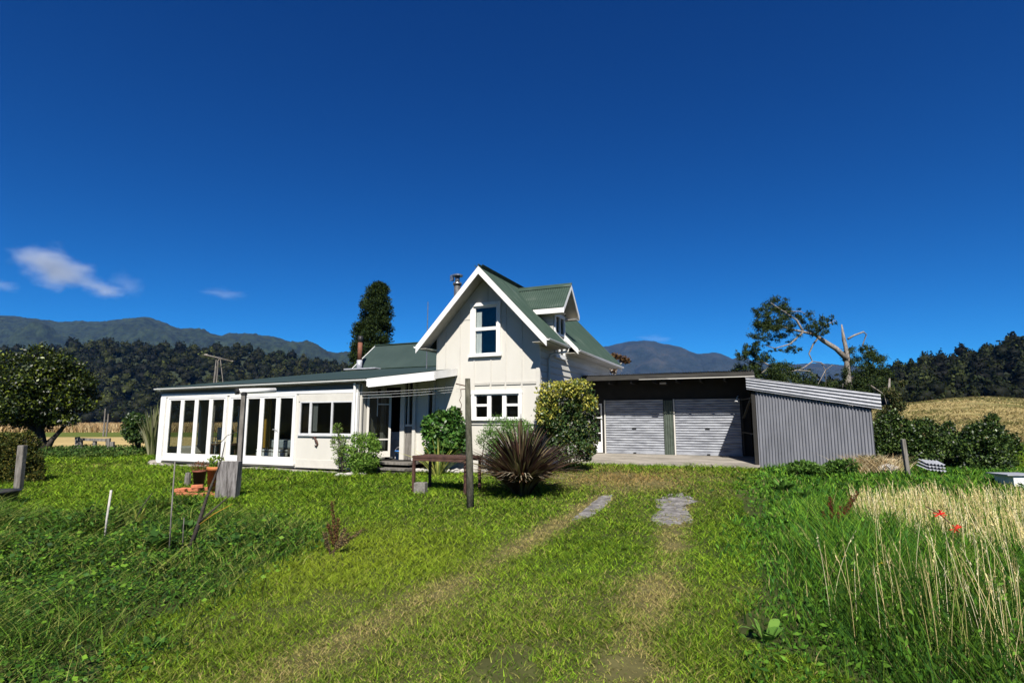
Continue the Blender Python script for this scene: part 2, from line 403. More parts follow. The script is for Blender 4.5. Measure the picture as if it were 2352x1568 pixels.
rf = ss((yf-38)/14)[:, None]*(xf > 8)[:, None]
gn = fbm(xf*.09, yf*.30, 4)[:, None]; pale = np.array([.33,.26,.11]); olive = np.array([.11,.105,.032])
q_ = np.clip((gn-.40)*4, 0, 1); gc = gc*(1-rf)+(pale*q_+olive*(1-q_))*rf
m = leafmat('ground_soil_and_turf', 0, .95, .1)
nt = m.node_tree; nn = nt.nodes; b = nn['Principled BSDF']; at = [x for x in nn if x.type == 'VERTEX_COLOR'][0]
tc = nn.new('ShaderNodeTexCoord'); nz = nn.new('ShaderNodeTexNoise'); nz.inputs['Scale'].default_value = 3.5; nz.inputs['Detail'].default_value = 12
nt.links.new(tc.outputs['Object'], nz.inputs['Vector']); mr = nn.new('ShaderNodeMapRange'); mr.inputs[3].default_value = .45; mr.inputs[4].default_value = 1.55
nt.links.new(nz.outputs[0], mr.inputs[0]); mx = nn.new('ShaderNodeVectorMath'); mx.operation = 'SCALE'
nt.links.new(at.outputs[0], mx.inputs[0]); nt.links.new(mr.outputs[0], mx.inputs[3]); nt.links.new(mx.outputs[0], b.inputs['Base Color'])
bp = nn.new('ShaderNodeBump'); bp.inputs['Strength'].default_value = .8; bp.inputs['Distance'].default_value = .05
nt.links.new(nz.outputs[0], bp.inputs['Height']); nt.links.new(bp.outputs[0], b.inputs['Normal'])
ny, nx = XX.shape; idx = np.arange(ny*nx).reshape(ny, nx)
q = np.stack([idx[:-1, :-1], idx[:-1, 1:], idx[1:, 1:], idx[1:, :-1]], -1).reshape(-1, 4)
tag(npmesh('ground', np.stack([xf, yf, ZZ.ravel()], 1), q, m, None, gc, True), kind='structure')

# building footprints: no grass inside
def infoot(X, Y, pad=0.0):
    u, v = w2uv(X, Y)
    f = (u > -14.1-pad) & (u < -5.1+pad) & (v > -.25-pad) & (v < 12)
    f |= (u > -5.2) & (u < .4+pad) & (v > .75-pad) & (v < 16)
    f |= (u > .2) & (u < 5.95+pad) & (v > 3.35-pad) & (v < 12)
    f |= (u > 5.8) & (u < 9+pad) & (v > 3.95-pad) & (v < 10)
    return f
GRAV = [wp([(1312,1192),(1345,1165),(1375,1142),(1410,1133),(1400,1150),(1380,1172),(1350,1188)]),
        wp([(1495,1190),(1512,1172),(1505,1150),(1520,1138),(1565,1133),(1605,1150),(1575,1160),(1585,1180),(1590,1200),(1545,1206),(1510,1203)])]
def ingrav(X, Y):
    X, Y = jit(X, Y, .2, 5.0); return (inpoly(X, Y, GRAV[0]) | inpoly(X, Y, GRAV[1])) & (vn(X*7, Y*7) < .62)
def scatter(N, ymin, ymax, power=2.0, spread=1.12):
    """ground points thinning with distance"""
    if power == 2: Y = ymin*(ymax/ymin)**rng.random(N)
    else: Y = ymin+(ymax-ymin)*rng.random(N)
    X = (rng.random(N)*2-1)*spread*Y
    return X, Y
# ---- mown lawn
X, Y = scatter(720000, 3.0, 34)
k = ~infoot(X, Y) & ~inpoly(*jit(X, Y), LUSH) & ~inpoly(*jit(X, Y), TALL) & ~(ingrav(X, Y) & (rng.random(len(X)) < .97))
k &= (fbm(X*5+3, Y*5, 2) > .30)|(rng.random(len(X)) < .8)
k &= ~((dryness(X, Y) > .6) & (rng.random(len(X)) < .15)) & (np.hypot(X-1.0, Y-1) > .5)
for cx, cy, r in [(*P(1420,1850*.8279)[:2], .18), (*P(1155,1545)[:2], .25), (*P(1180,1500)[:2], .16)]:
    k &= ~((np.hypot(X-cx, Y-cy) < r) & (rng.random(len(X)) < .8))
X = X[k]; Y = Y[k]; n = len(X); Z = gz(X, Y)
a = rng.random(n)*2*np.pi; lean = np.stack([np.cos(a), np.sin(a)], 1)
tuft = .55*fbm(X*1.7, Y*1.7, 3)+.45*fbm(X*6+3, Y*6, 2)
L = (.022+.050*rng.random(n)**1.5)*(.25+1.9*np.clip(tuft-.12, 0, 1))*np.clip(Y/8, 1, 2.0)*(1-.45*np.clip(dryness(X, Y)*1.3, 0, 1)); W = (.006+.006*rng.random(n))*np.clip(Y/6, .85, 3.6)
v, q, c = strips(np.stack([X, Y, Z-.004], 1), lean*1.3, L, W, .55, 2, .12, 1.3, lawncol(X, Y, n))
tag(npmesh('lawn_grass', v, q, M['grass'], None, c), 'mown yellow green lawn grass with worn straw coloured wheel tracks', 'grass', kind='stuff')
print('lawn', n)
# ---- rank weeds on the left: clover-like leaves and longer grass
X = rng.uniform(-13, 1.0, 270000); Y = 2.8*(15/2.8)**rng.random(270000)
k = inpoly(*jit(X+rng.normal(size=len(X))*.22, Y+rng.normal(size=len(X))*.22, .45, 1.6), LUSH) & ~infoot(X, Y); X = X[k]; Y = Y[k]; n = len(X); Z = gz(X, Y)
edge = np.clip((fbm(X*1.3, Y*1.3, 3)-.28)*2.2, 0, 1.1)*(.35+.65*ss(seg_dist(X, Y, LUSH[4:11])/1.0)); gr = rng.random(n) < .40+.2*ss((Y-6)/3)+.36*(fbm(X*.9+50, Y*.9, 2) > .5)
Xa, Ya, Za, e = X[~gr], Y[~gr], Z[~gr], edge[~gr]; n1 = len(Xa)
hgt = (.015+.30*rng.random(n1))*(.15+1.2*e)
C = np.stack([Xa, Ya, Za+hgt], 1); D = unit(np.stack([rng.normal(size=n1), rng.normal(size=n1), .3*rng.normal(size=n1)], 1)); Nn = unit(rdir(n1)*.7+np.array([0, -.2, 1]))
sc = np.clip(Ya/6, .8, 2.0)*(.35+1.35*rng.random(n1)**1.6)
p1 = leafquads(C, D, Nn, .040*sc, .027*sc, pick([(.024,.075,.008), (.045,.115,.010), (.011,.034,.005), (.10,.19,.016)], n1, .5))
Xb, Yb, Zb = X[gr], Y[gr], Z[gr]; n2 = len(Xb); a = rng.random(n2)*2*np.pi
p2 = strips(np.stack([Xb, Yb, Zb], 1), np.stack([np.cos(a)+.3, np.sin(a)], 1), (.06+.40*rng.random(n2)**1.5)*(.35+edge[gr]), .009*np.clip(Yb/5, .8, 3), .6, 3, .25, 1.4, pick([(.045,.11,.010), (.09,.17,.015), (.018,.05,.006), (.18,.20,.045)], n2, .5))
t = cat3([p1, p2]); tag(npmesh('weed_patch', t[0], t[1], M['leaf'], None, t[2]), 'dark green clover and rank weeds filling the lower left corner', 'weeds', kind='stuff')
print('weeds', n)
# ---- tall grass on the right
X = rng.uniform(1.4, 19, 280000); Y = 2.8*(18/2.8)**rng.random(280000)
k = inpoly(*jit(X+rng.normal(size=len(X))*.15, Y+rng.normal(size=len(X))*.15, .4, 1.4), TALL) & ~infoot(X, Y); X = X[k]; Y = Y[k]; n = len(X); Z = gz(X, Y)
clump = fbm(X*1.1, Y*1.1, 3); a = rng.random(n)*2*np.pi
ed = ss(np.minimum.reduce([seg_dist(X, Y, TALL[:6])])/.9)
hgt = (1+.1*ss((9-Y)/3))*(.08+.44*rng.random(n)**1.1*(.25+1.3*clump))*(.22+.78*ed)*(1-.62*ss((Y-8.5)/4))
gcol = pick([(.055,.15,.012), (.11,.24,.018), (.16,.28,.028), (.018,.058,.007), (.05,.155,.028)], n, .5)
gcol = gcol*(1-.45*ss((6.5-Y)/2.5)*(.4+fbm(X*1.5, Y*1.5, 2)))[:, None]; gcol[rng.random(n) < .04] = (.30,.26,.11)
leafy = rng.random(n) < .24+.25*ss((6-Y)/2)
p1 = strips(np.stack([X, Y, Z], 1)[~leafy], np.stack([np.cos(a), np.sin(a)], 1)[~leafy]*.55-np.array([.06, 0]), hgt[~leafy]*1.15, (.0085*np.clip(Y/5, .8, 3.2)*(.6+.8*rng.random(n)))[~leafy], .55, 3, .18, 1.4, gcol[~leafy])
nl = leafy.sum(); C = np.stack([X[leafy], Y[leafy], Z[leafy]+hgt[leafy]*rng.random(nl)*.75], 1)
sc = np.clip(Y[leafy]/6, .8, 2.2)*(.5+.9*rng.random(nl))
p2 = leafquads(C, unit(rdir(nl)+np.array([0, 0, .35])), unit(rdir(nl)*.8+np.array([0, -.3, .9])), .065*sc, .026*sc, pick([(.05,.13,.012), (.09,.19,.02), (.025,.07,.01)], nl, .45))
t = cat3([p1, p2]); tag(npmesh('tall_grass', t[0], t[1], M['grass'], None, t[2]), 'knee high green grass and weeds filling the right foreground', 'tall grass', kind='stuff')
print('tall', n)
# ---- ripe straw stems with seed heads
X = rng.uniform(3, 10, 26000); Y = rng.uniform(4.5, 12, 26000)
k = inpoly(*jit(X, Y, .3), STRAWP) & (fbm(X*1.6, Y*1.6, 3) > .34); X = X[k][:1750]; Y = Y[k][:1750]
Xs = []; Ys = []
for px, py in [(2050,1480),(2090,1420),(2140,1500),(2180,1540),(2230,1420),(2260,1480),(2290,1530),(2325,1460),(2345,1540),(2210,1350),(2280,1370),(2335,1340),(2120,1380),(2180,1400),(2020,1330),(1930,1400),(1990,1430),(2305,1410),(2240,1560),(2350,1500),(2165,1450),(2310,1560)]:
    for _ in range(4): w_ = P(px+random.uniform(-26,26), py+random.uniform(-20,60)); Xs.append(w_[0]); Ys.append(w_[1])
X = np.concatenate([X, Xs]); Y = np.concatenate([Y, Ys]); n = len(X); Z = gz(X, Y); a = rng.normal(size=n)*1.5+np.pi*.95
ln = np.stack([np.cos(a), np.sin(a)], 1)*(.05+.6*rng.random((n, 1))**1.5)*.7; Ls = .36+.34*rng.random(n); Ls[-len(Xs):] = .55+.35*rng.random(len(Xs))
scol = pick([(.72,.60,.30), (.62,.51,.23), (.78,.68,.42), (.30,.33,.09), (.44,.35,.15)], n, .25)
base = np.stack([X, Y, Z], 1); side = np.tile(np.array([[.95, -.2, .1]]), (n, 1))
p1 = strips(base, ln, Ls, np.where(np.arange(n) < n-len(Xs), .0046, .0030), np.where(np.arange(n) < n-len(Xs), .35, .35), 6, .08, 6, scol, side)
tipb = base.copy()
for j in (0, 1): tipb[:, j] += ln[:, j]*Ls*(.8*.35+.35*.64)
tipb[:, 2] += Ls*(.8-.08*.64)
hd = np.zeros((0, 3)); parts = [p1]
for kk in range(7):
    tt = kk/7; o = rng.normal(size=(n, 3))*.0045; Cc = tipb+np.stack([ln[:, 0]*Ls*.22*tt, ln[:, 1]*Ls*.22*tt, Ls*.17*tt], 1)+o
    parts.append(leafquads(Cc, unit(np.stack([ln[:, 0]*.8, ln[:, 1]*.8, np.ones(n)], 1)+rng.normal(size=(n, 3))*.3), rdir(n), .028, np.where(np.arange(n) < n-len(Xs), .011, .0065)*(1.2-tt), scol*1.05))
t = cat3(parts); tag(npmesh('dry_grass', t[0], t[1], M['grass'], None, t[2]), 'pale straw coloured ripe grass stems with seed heads', 'dry grass', kind='stuff')

# gravel patches, tyre worn
def patch(name, poly, m, label, cat_, z=.012):
    bm = bmesh.new(); cx = sum(p[0] for p in poly)/len(poly); cy = sum(p[1] for p in poly)/len(poly)
    pts = []
    for (x0, y0), (x1, y1) in zip(poly, poly[1:]+poly[:1]):
        for j in range(5):
            t = j/5; x = x0+(x1-x0)*t; y = y0+(y1-y0)*t; k = 1+random.uniform(-.08,.10); pts.append((cx+(x-cx)*k, cy+(y-cy)*k))
    c = bm.verts.new((cx, cy, float(gz(cx, cy))+z+.006)); mid = [bm.verts.new((cx+(x-cx)*.5, cy+(y-cy)*.5, float(gz(cx+(x-cx)*.5, cy+(y-cy)*.5))+z+.005)) for x, y in pts]
    vs = [bm.verts.new((x, y, float(gz(x, y))+z-.012)) for x, y in pts]; n_ = len(vs)
    for i in range(n_): j = (i+1) % n_; bm.faces.new((c, mid[i], mid[j])); bm.faces.new((mid[i], vs[i], vs[j], mid[j]))
    me = bpy.data.meshes.new(name); bm.to_mesh(me); bm.free(); me.materials.append(m); o = bpy.data.objects.new(name, me); COL.objects.link(o)
    return tag(o, label, cat_, kind='structure')
patch('gravel_patch', GRAV[0], M['gravel'], None, None)
patch('gravel_patch', GRAV[1], M['gravel'], None, None)
# ================================================================== COTTAGE
H = bthing('cottage', 'cream two storey gabled cottage with green roofs and a long glazed sunroom wing', 'house')
UR = .36; VG = 1.1; RK = (-1.30, 6.14); SL = 2.24/2.10   # right wall, gable wall plane, ridge, roof slope
def z3(a, b): return ((1100+a*660/2352)*.8279, (700+b*660/2352)*.8279)
def gtop(u): return RK[1]-.12-abs(u-RK[0])*SL
UW = (-1.83, -.88, 3.44, 5.14); LW = (-1.79, -.22, 1.60, 2.48)
holes = [(UW[0]+.05, UW[1]-.05, UW[2]+.05, UW[3]-.05), (LW[0]+.05, LW[1]-.05, LW[2]+.05, LW[3]-.05)]
wall('gable_wall', M['cream'], H, -3.06, UR, .05, gtop, holes, v=VG, th=.10, breaks=(RK[0],))
# battens on the gable, some with the shadow gap of the flashing under them
mb = MB(); w = .045
def vb(u, z0, z1): mb.box(u-w/2, u+w/2, VG-.014, VG-.001, z0, z1)
us = [onv(*z3(x, 1000), VG)[0] for x in (400+8, 487, 627, 770, 935, 1080, 1240, 1390)]
HB = 2.70; HB2 = 4.66; HB3 = 1.50
for i, u in enumerate(us):
    t_ = gtop(u)-.02
    if i in (3, 4): vb(u, LW[3]+.0, UW[2]-.02); continue
    if i == 5: vb(u, LW[3], t_); continue
    vb(u, .1, t_)
vb(-1.30, UW[3]+.02, gtop(-1.3)-.05)
ul, ur = us[0]+w/2, us[-1]-w/2
for a, b in zip(us[3:], us[4:]): mb.box(a+w/2, b-w/2, VG-.013, VG-.001, HB, HB+.05)
for a, b in ((us[0], us[1]), (us[1], us[2]), (us[2], UW[0]), (UW[1], us[6]), (us[6], us[7])):
    zt = min(gtop(a), gtop(b))
    if zt > HB2+.1: mb.box(a+w/2, b-w/2, VG-.012, VG-.001, HB2, HB2+.05)
mb.build('batten', M['cream2'], H)
mb = MB()
for a, b in zip(us[3:], us[4:]): mb.box(a+w/2+.01, b-w/2-.01, VG-.03, VG-.001, HB-.045, HB-.012)
mb.box(us[2], us[-1], VG-.035, VG-.001, HB3, HB3+.03); mb.build('flashing', M['cream2'], H)
# windows in the gable
def casing(mb, a, b, z0, z1, v, w=.10, d=.05):
    mb.box(a-w, a, v-d, v+.02, z0, z1); mb.box(b, b+w, v-d, v+.02, z0, z1)
    mb.box(a-w-.01, b+w+.01, v-d-.008, v+.02, z1, z1+w); mb.box(a-w-.04, b+w+.04, v-d-.05, v+.03, z0-.06, z0)
win = MB(); a, b, z0, z1 = UW[0]+.07, UW[1]-.07, UW[2]+.12, UW[3]-.09
casing(win, a, b, z0, z1, VG); frame(win, a, b, z0, z1, VG+.02, .055, .05, bars_h=(4.35,), bw=.10)
wo = win.build('window', M['white'], H)
pane('pane', M['glass'], wo, a+.05, b-.05, z0+.05, z1-.05, VG+.03)
mb = MB()
for i in range(5): mb.box(a+.06+i*.036, a+.096+i*.036, VG+.06+.01*(i % 2), VG+.07+.01*(i % 2), 3.60, 4.88)
mb.build('curtain', M['cloth'], wo)
win = MB(); a, b, z0, z1 = -1.70, -.26, 1.68, 2.39
casing(win, a, b, z0, z1, VG)
frame(win, a, b, z0, z1, VG+.02, .04, .05, bars_v=(-1.225, -.735), bw=.125)
win.box(a+.04, -1.29, VG-.008, VG+.045, 2.03, 2.10); win.box(-.67, b-.04, VG-.008, VG+.045, 2.03, 2.10)
wo = win.build('window', M['white'], H); pane('pane', M['glassd'], wo, a+.05, b-.05, z0+.05, z1-.05, VG+.035)
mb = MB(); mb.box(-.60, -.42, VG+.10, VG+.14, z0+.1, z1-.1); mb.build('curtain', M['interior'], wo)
# side wall of weatherboards
def clap(mb, v0, v1, z0, z1, u, ex=.195, d=.036):
    z = z0
    while z < z1-.02:
        zt = min(z+ex, z1)
        mb.quad((u+d, v0, z), (u+d, v1, z), (u+.002, v1, zt), (u+.002, v0, zt)); mb.quad((u+.002, v0, z), (u+.002, v1, z), (u+d, v1, z), (u+d, v0, z))
        z = zt
DV0, DV1, DC = 2.34, 3.36, 2.85; DW = (2.42, 3.28, 3.60, 4.95)
mb = MB(); clap(mb, VG+.07, DV0, .1, 3.92, UR); clap(mb, DV1, 9.0, .1, 3.92, UR); clap(mb, DV0, DV1, .1, DW[2]-.08, UR); clap(mb, DV0, DW[0]-.06, DW[2]-.08, 5.0, UR); clap(mb, DW[1]+.06, DV1, DW[2]-.08, 5.0, UR)
mb.build('weatherboard_wall', M['boards'], H)
wall('side_wall', M['interior'], H, VG+.1, 9.0, .05, lambda v: 3.93, [(DW[0]+.05, DW[1]-.05, DW[2]+.05, 3.93)], v=UR-.1, th=.095, axis='v')
MB().box(UR-.085, UR+.03, VG-.022, VG+.068, .1, 3.95).build('corner_board', M['cream2'], H); MB().box(UR+.001, UR+.03, 9.0, 9.07, .1, 3.95).build('corner_board', M['cream2'], H)
# back and left walls of the tall block
wall('rear_wall', M['cream'], H, -3.06, UR, .05, gtop, v=9.0, th=.1, breaks=(RK[0],))
wall('side_wall', M['cream'], H, VG+.1, 9.0, .05, lambda v: 3.93, v=-3.06, th=.1, axis='v')
mb = MB(); mb.box(-2.95, UR-.11, VG+.11, 8.98, .35, .40); mb.box(-2.95, UR-.11, VG+.11, 8.98, 2.85, 2.9); mb.box(-2.95, UR-.11, VG+2.6, VG+2.65, .4, 6); mb.build('room', M['interior'], H)
# roof of the tall block
VF, VB = .50, 9.45; EV = 2.12; ze = RK[1]-EV*SL
rf = corrug('roof', M['roofg'], H, VF, VB, lambda t: (RK[0], t, RK[1]), lambda t: (RK[0]-EV, t, ze), amp=.010)
corrug('roof_slope', M['roofg'], rf, VF, DV0+.02, lambda t: (RK[0], t, RK[1]), lambda t: (RK[0]+EV, t, ze), amp=.010)
corrug('roof_slope', M['roofg'], rf, DV0+.02, DV1-.02, lambda t: (RK[0], t, RK[1]), lambda t: (UR-.03, t, RK[1]-(UR-.03-RK[0])*SL), amp=.010)
corrug('roof_slope', M['roofg'], rf, DV1-.02, VB, lambda t: (RK[0], t, RK[1]), lambda t: (RK[0]+EV, t, ze), amp=.010)
mb = MB(); mb.beam((RK[0]-.07, VF-.01, RK[1]-.05), (RK[0]-.07, VB, RK[1]-.05), .20, .012, up=(.74,0,.67)); mb.beam((RK[0]+.07, VF-.01, RK[1]-.05), (RK[0]+.07, VB, RK[1]-.05), .20, .012, up=(-.74,0,.67))
mb.tube([(RK[0], VF-.02, RK[1]+.02), (RK[0], VB, RK[1]+.02)], .03); mb.build('ridge_cap', M['roofg'], rf)
def sloped(name, m, parent, p0, p1, dep, v0, v1, off=0):   # board under the roof slope, in a plane of constant v
    mb = MB(); (u0, z0), (u1, z1) = p0, p1
    a = [(u0, z0-off), (u1, z1-off), (u1, z1-off-dep), (u0, z0-off-dep)]
    f = [(x, v0, z) for x, z in a]; k = [(x, v1, z) for x, z in a]
    mb.quad(*f[::-1]); mb.quad(*k)
    for i in range(4): j = (i+1) % 4; mb.quad(f[i], f[j], k[j], k[i])
    return mb.build(name, m, parent)
for s in (-1, 1):
    sloped('barge_board', M['white'], H, RK[:2], (RK[0]+s*(EV-.0), ze), .225, VF-.03, VF+.005, .018)
    sloped('barge_board', M['white'], H, RK[:2], (RK[0]+s*EV, ze), .22, VB-.03, VB, .018)
    mb = MB(); u0, u1 = RK[0], RK[0]+s*EV   # raked soffit under the overhang
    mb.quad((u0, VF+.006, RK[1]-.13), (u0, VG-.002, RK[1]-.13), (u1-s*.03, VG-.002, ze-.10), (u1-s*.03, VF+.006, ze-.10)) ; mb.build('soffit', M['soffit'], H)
e0 = .20   # barge ends each side of the dormer gap
def rz(u): return RK[1]-(u-RK[0])*SL
sloped('barge_board', M['white'], H, (e0, rz(e0)), (RK[0]+EV, ze), .13, DV0-.0, DV0+.03, -.02)
sloped('barge_board', M['white'], H, (e0, rz(e0)), (RK[0]+EV+.02, ze-.02), .17, DV1-.05, DV1-.015, -.025)
def gutter(name, p, q, m=M['white'], parent=H, r=.055):
    mb = MB(); p = Vector(p); q = Vector(q); d = (q-p).normalized(); s = d.cross(Vector((0,0,1))).normalized()
    prof = [(math.cos(a)*r, math.sin(a)*r) for a in [math.pi+i*math.pi/8 for i in range(9)]]
    prof += [(x*.86, z*.86+.004) for x, z in prof[::-1]]
    i0 = len(mb.v); n = len(prof)
    for c in (p, q):
        for x, z in prof: mb.v.append(tuple(c+s*x+Vector((0,0,z))))
    for j in range(n): k = (j+1) % n; mb.f.append((i0+j, i0+k, i0+n+k, i0+n+j))
    mb.f.append(tuple(range(i0, i0+n))[::-1]); mb.f.append(tuple(range(i0+n, i0+2*n)))
    return mb.build(name, m, parent)
ue = RK[0]+EV+.04
gutter('gutter', (ue, VF, ze-.03), (ue, DV0, ze-.045)); gutter('gutter', (ue, DV1-.05, ze-.03), (ue, VB, ze-.06)); gutter('gutter', (RK[0]-EV-.04, VF, ze-.03), (RK[0]-EV-.04, VB, ze-.06))
mb = MB(); 
for v0, v1 in ((VF+.01, DV0), (DV1, VB-.04)): mb.box(UR+.03, RK[0]+EV-.01, v0, v1, ze-.115, ze-.10); mb.box(RK[0]+EV-.03, RK[0]+EV-.005, v0, v1, ze-.10, ze-.005)
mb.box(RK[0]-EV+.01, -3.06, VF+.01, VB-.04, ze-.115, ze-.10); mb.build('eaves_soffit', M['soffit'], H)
mb = MB(); mb.tube([(ue, DV0-.12, ze-.08), (ue, DV0-.12, ze-.2), (UR+.09, DV0-.55, ze-.32), (UR+.07, DV0-.62, ze-.5), (UR+.07, DV0-.62, .5)], .035, 8); mb.build('downpipe', M['cream2'], H, True)
# dormer
DO = bpy.data.objects.new('dormer', None); COL.objects.link(DO); DO.parent = H
DP = 5.90; DS = 1.10; dh = .80; ue2 = .80; zi = DP-dh*DS
for s in (-1, 1):
    def back(t, s=s): return t
    n_ = 40
    # ribs run down the slope; t across ribs = u
    def top(t): return (t, DC, DP)
    def bot(t, s=s):
        um = RK[0]+(RK[1]-DP)/SL  # where the ridge meets the main roof
        k = 1.0 if t > um+dh*DS/SL else max(0.02, (t-um)/(dh*DS/SL))
        return (t, DC+s*dh*k, DP-dh*DS*k)
    corrug('dormer_roof', M['roofg'], DO, RK[0]+(RK[1]-DP)/SL+.01, ue2, top, bot, amp=.011, per=8)
mb = MB(); mb.beam((-1.05, DC-.06, DP-.035), (ue2+.01, DC-.06, DP-.035), .012, .17, up=(0,.67,.74)); mb.tube([(-1.05, DC, DP+.015), (ue2+.01, DC, DP+.015)], .03); mb.build('ridge_cap', M['roofg'], DO)
def slopedv(mb, p0, p1, dep, u0, u1, off=0):
    (v0, z0), (v1, z1) = p0, p1; a = [(v0, z0-off), (v1, z1-off), (v1, z1-off-dep), (v0, z0-off-dep)]
    f = [(u1, y, z) for y, z in a]; k = [(u0, y, z) for y, z in a]; mb.quad(*f); mb.quad(*k[::-1])
    for i in range(4): j = (i+1) % 4; mb.quad(f[i], k[i], k[j], f[j])
for s in (-1, 1):
    mb = MB(); slopedv(mb, (DC, DP), (DC+s*dh, zi), .16, ue2-.03, ue2+.0, .015); mb.build('barge_board', M['white'], DO)
    mb = MB(); mb.quad((UR, DC, DP-.08), (ue2-.03, DC, DP-.08), (ue2-.03, DC+s*(dh-.02), zi-.06), (UR, DC+s*(dh-.02), zi-.06)); mb.build('soffit', M['soffit'], DO)
    mb = MB(); mb.box(-.2, ue2-.03, DC+s*dh-.012, DC+s*dh+.012, zi-.17, zi-.02); mb.build('fascia', M['white'], DO)
    mb = MB(); mb.box(-.25, ue2-.04, min(DC+s*.5, DC+s*(dh-.02)), max(DC+s*.5, DC+s*(dh-.02)), zi-.175, zi-.16); mb.build('soffit', M['soffit'], DO)
mb = MB()
for vv in (DV0, DV1):   # cheeks
    for i in range(9):
        z = 3.9+i*.125; um = min(UR, RK[0]+(RK[1]-z)/SL-.1); mb.box(um, UR-.001, vv-(.008 if vv == DV0 else 0), vv+(.008 if vv == DV1 else 0), z, z+.12)
mb.box(UR-.06, UR-.002, DV0, DW[0], 3.93, zi); mb.box(UR-.06, UR-.002, DW[1], DV1, 3.93, zi); mb.box(UR-.06, UR-.002, DV0, DV1, DW[3], zi)
mb.quad((UR-.01, DC-dh+.1, zi), (UR-.01, DC+dh-.1, zi), (UR-.01, DC, DP-.15)); mb.build('cheek', M['boards'], DO)
mb = MB(); frame(mb, DW[0]-.05, DW[1]+.05, DW[2]-.03, DW[3], UR+.02, .10, .06, axis='v', bars_v=(DC-.02,), bars_h=(4.30,), bw=.06); mb.box(UR-.02, UR+.09, DW[0]-.10, DW[1]+.10, DW[2]-.07, DW[2]-.032)
wo = mb.build('window', M['white'], DO); pane('pane', M['glassd'], wo, DW[0]+.04, DW[1]-.04, DW[2]+.05, DW[3]-.08, UR+.01, 'v')
# flues
mb = MB(); mb.tube([(-4.0, 4, 3.3), (-4.0, 4, 6.62)], .125, 16); mb.tube([(-4.0, 4, 6.60), (-4.0, 4, 6.68)], .165, 16); mb.tube([(-4.0, 4, 6.68), (-4.0, 4, 6.93)], .09, 12); fl = mb.build('flue', M['steel'], H, True)
mb = MB(); mb.tube([(-4.0, 4, 6.93), (-4.0, 4, 6.98), (-4.0, 4, 7.02)], [.20, .20, .08], 16); mb.quad((-4.26, 3.9, 6.74), (-4.12, 3.88, 6.78), (-4.10, 3.88, 7.0), (-4.24, 3.9, 6.98)); mb.quad((-4.26, 3.9, 6.98), (-4.26, 3.9, 6.76), (-4.2, 4.1, 6.78), (-4.2, 4.1, 6.96)); mb.build('cowl', M['steel'], fl)

# ---------------- lean-to / sunroom wing
UL = -14.12; VD = 1.0
def zf(u): return 2.78+(u+14.28)*.0073 if u < -4.65 else 2.85+(u+4.65)*.0638
def zb(u): return 4.42
LT = corrug('lean_to_roof', M['roofg2'], H, -14.28, -3.06, lambda t: (t, -.14, zf(t)+.03), lambda t: (t, 11.4, zb(t)), amp=.009)
corrug('canopy_roof', M['roofg2'], LT, -3.06, -2.32, lambda t: (t, -.14, zf(t)+.03), lambda t: (t, VG-.01, zf(t)+.03+(zb(t)-zf(t)-.03)*(VG+.13)/11.54), amp=.009)
# rear wing roof with its own ridge
RW = (13.45, 6.06)
rw = corrug('rear_roof', M['roofg2'], H, -14.9, -4.0, lambda t: (t, 11.3, 4.44), lambda t: (t, *RW), amp=.009)
corrug('roof_slope', M['roofg2'], rw, -14.9, -4.0, lambda t: (t, *RW), lambda t: (t, 15.7, 4.3), amp=.009)
mb = MB(); mb.beam((-14.93, RW[0], RW[1]+.02), (-4.0, RW[0], RW[1]+.02), .22, .05); mb.build('ridge_cap', M['roofg'], rw)
mb = MB(); slopedv(mb, (11.3, 4.44), RW, .14, -14.95, -14.91, -.02); slopedv(mb, RW, (15.7, 4.3), .14, -14.95, -14.91, -.02); mb.build('barge_board', M['white'], rw)
mb = MB(); mb.quad((-14.85, 11.4, 4.3), (-14.85, 15.6, 4.3), (-14.85, RW[0], RW[1]-.1)); mb.box(-14.85, -14.75, 11.4, 15.6, .1, 4.3); mb.box(-14.75, -4, 15.5, 15.6, .1, 4.3); mb.build('side_wall', M['cream'], H)
mb = MB()
for i in range(26):
    u_ = -14.2+i*.42; mb.box(u_, u_+.36, 11.22+.03*(i % 2), 11.36, 4.435, 4.462)
mb.build('flashing', M['roofg'], rw)
# rusted flue with pale flashing
fu = -14.35+.1
mb = MB(); mb.tube([(fu, 11.2, 4.35), (fu, 11.2, 4.95)], .15, 12); fl = mb.build('flue', M['galv'], H, True)
mb = MB(); mb.tube([(fu, 11.2, 4.95), (fu, 11.2, 5.95)], .125, 12); mb.build('flue_pipe', M['rustpipe'], fl, True)
mb = MB(); mb.tube([(fu, 11.2, 5.95), (fu, 11.2, 6.3)], .14, 12); mb.build('cowl', M['black'], fl, True)
mb = MB(); mb.box(fu-.75, fu+1.4, 10.8, 11.5, 4.40, 4.47); mb.build('flashing', M['galv'], fl)
# fascia, gutter, eaves lining
gutter('gutter', (-14.30, -.20, 2.77), (-4.68, -.20, 2.84))
mb = MB(); q = [(-4.68, 2.63), (-2.30, 2.78), (-2.30, 3.00), (-4.68, 2.86)]
f = [(x, -.205, z) for x, z in q]; k = [(x, -.165, z) for x, z in q]; mb.quad(*f); mb.quad(*k[::-1])
for i in range(4): j = (i+1) % 4; mb.quad(f[i], k[i], k[j], f[j])
mb.beam((-4.60, -.20, 2.615), (-2.30, -.20, 2.765), .075, .035); mb.build('fascia', M['white'], H)
mb = MB(); q = [(-.205, 2.78), (VG-.02, 2.97), (VG-.02, 3.19), (-.205, 3.00)]
f = [(-2.295, y, z) for y, z in q]; k = [(-2.33, y, z) for y, z in q]; mb.quad(*f); mb.quad(*k[::-1])
for i in range(4): j = (i+1) % 4; mb.quad(f[i], k[i], k[j], f[j])
mb.build('fascia', M['white'], H)
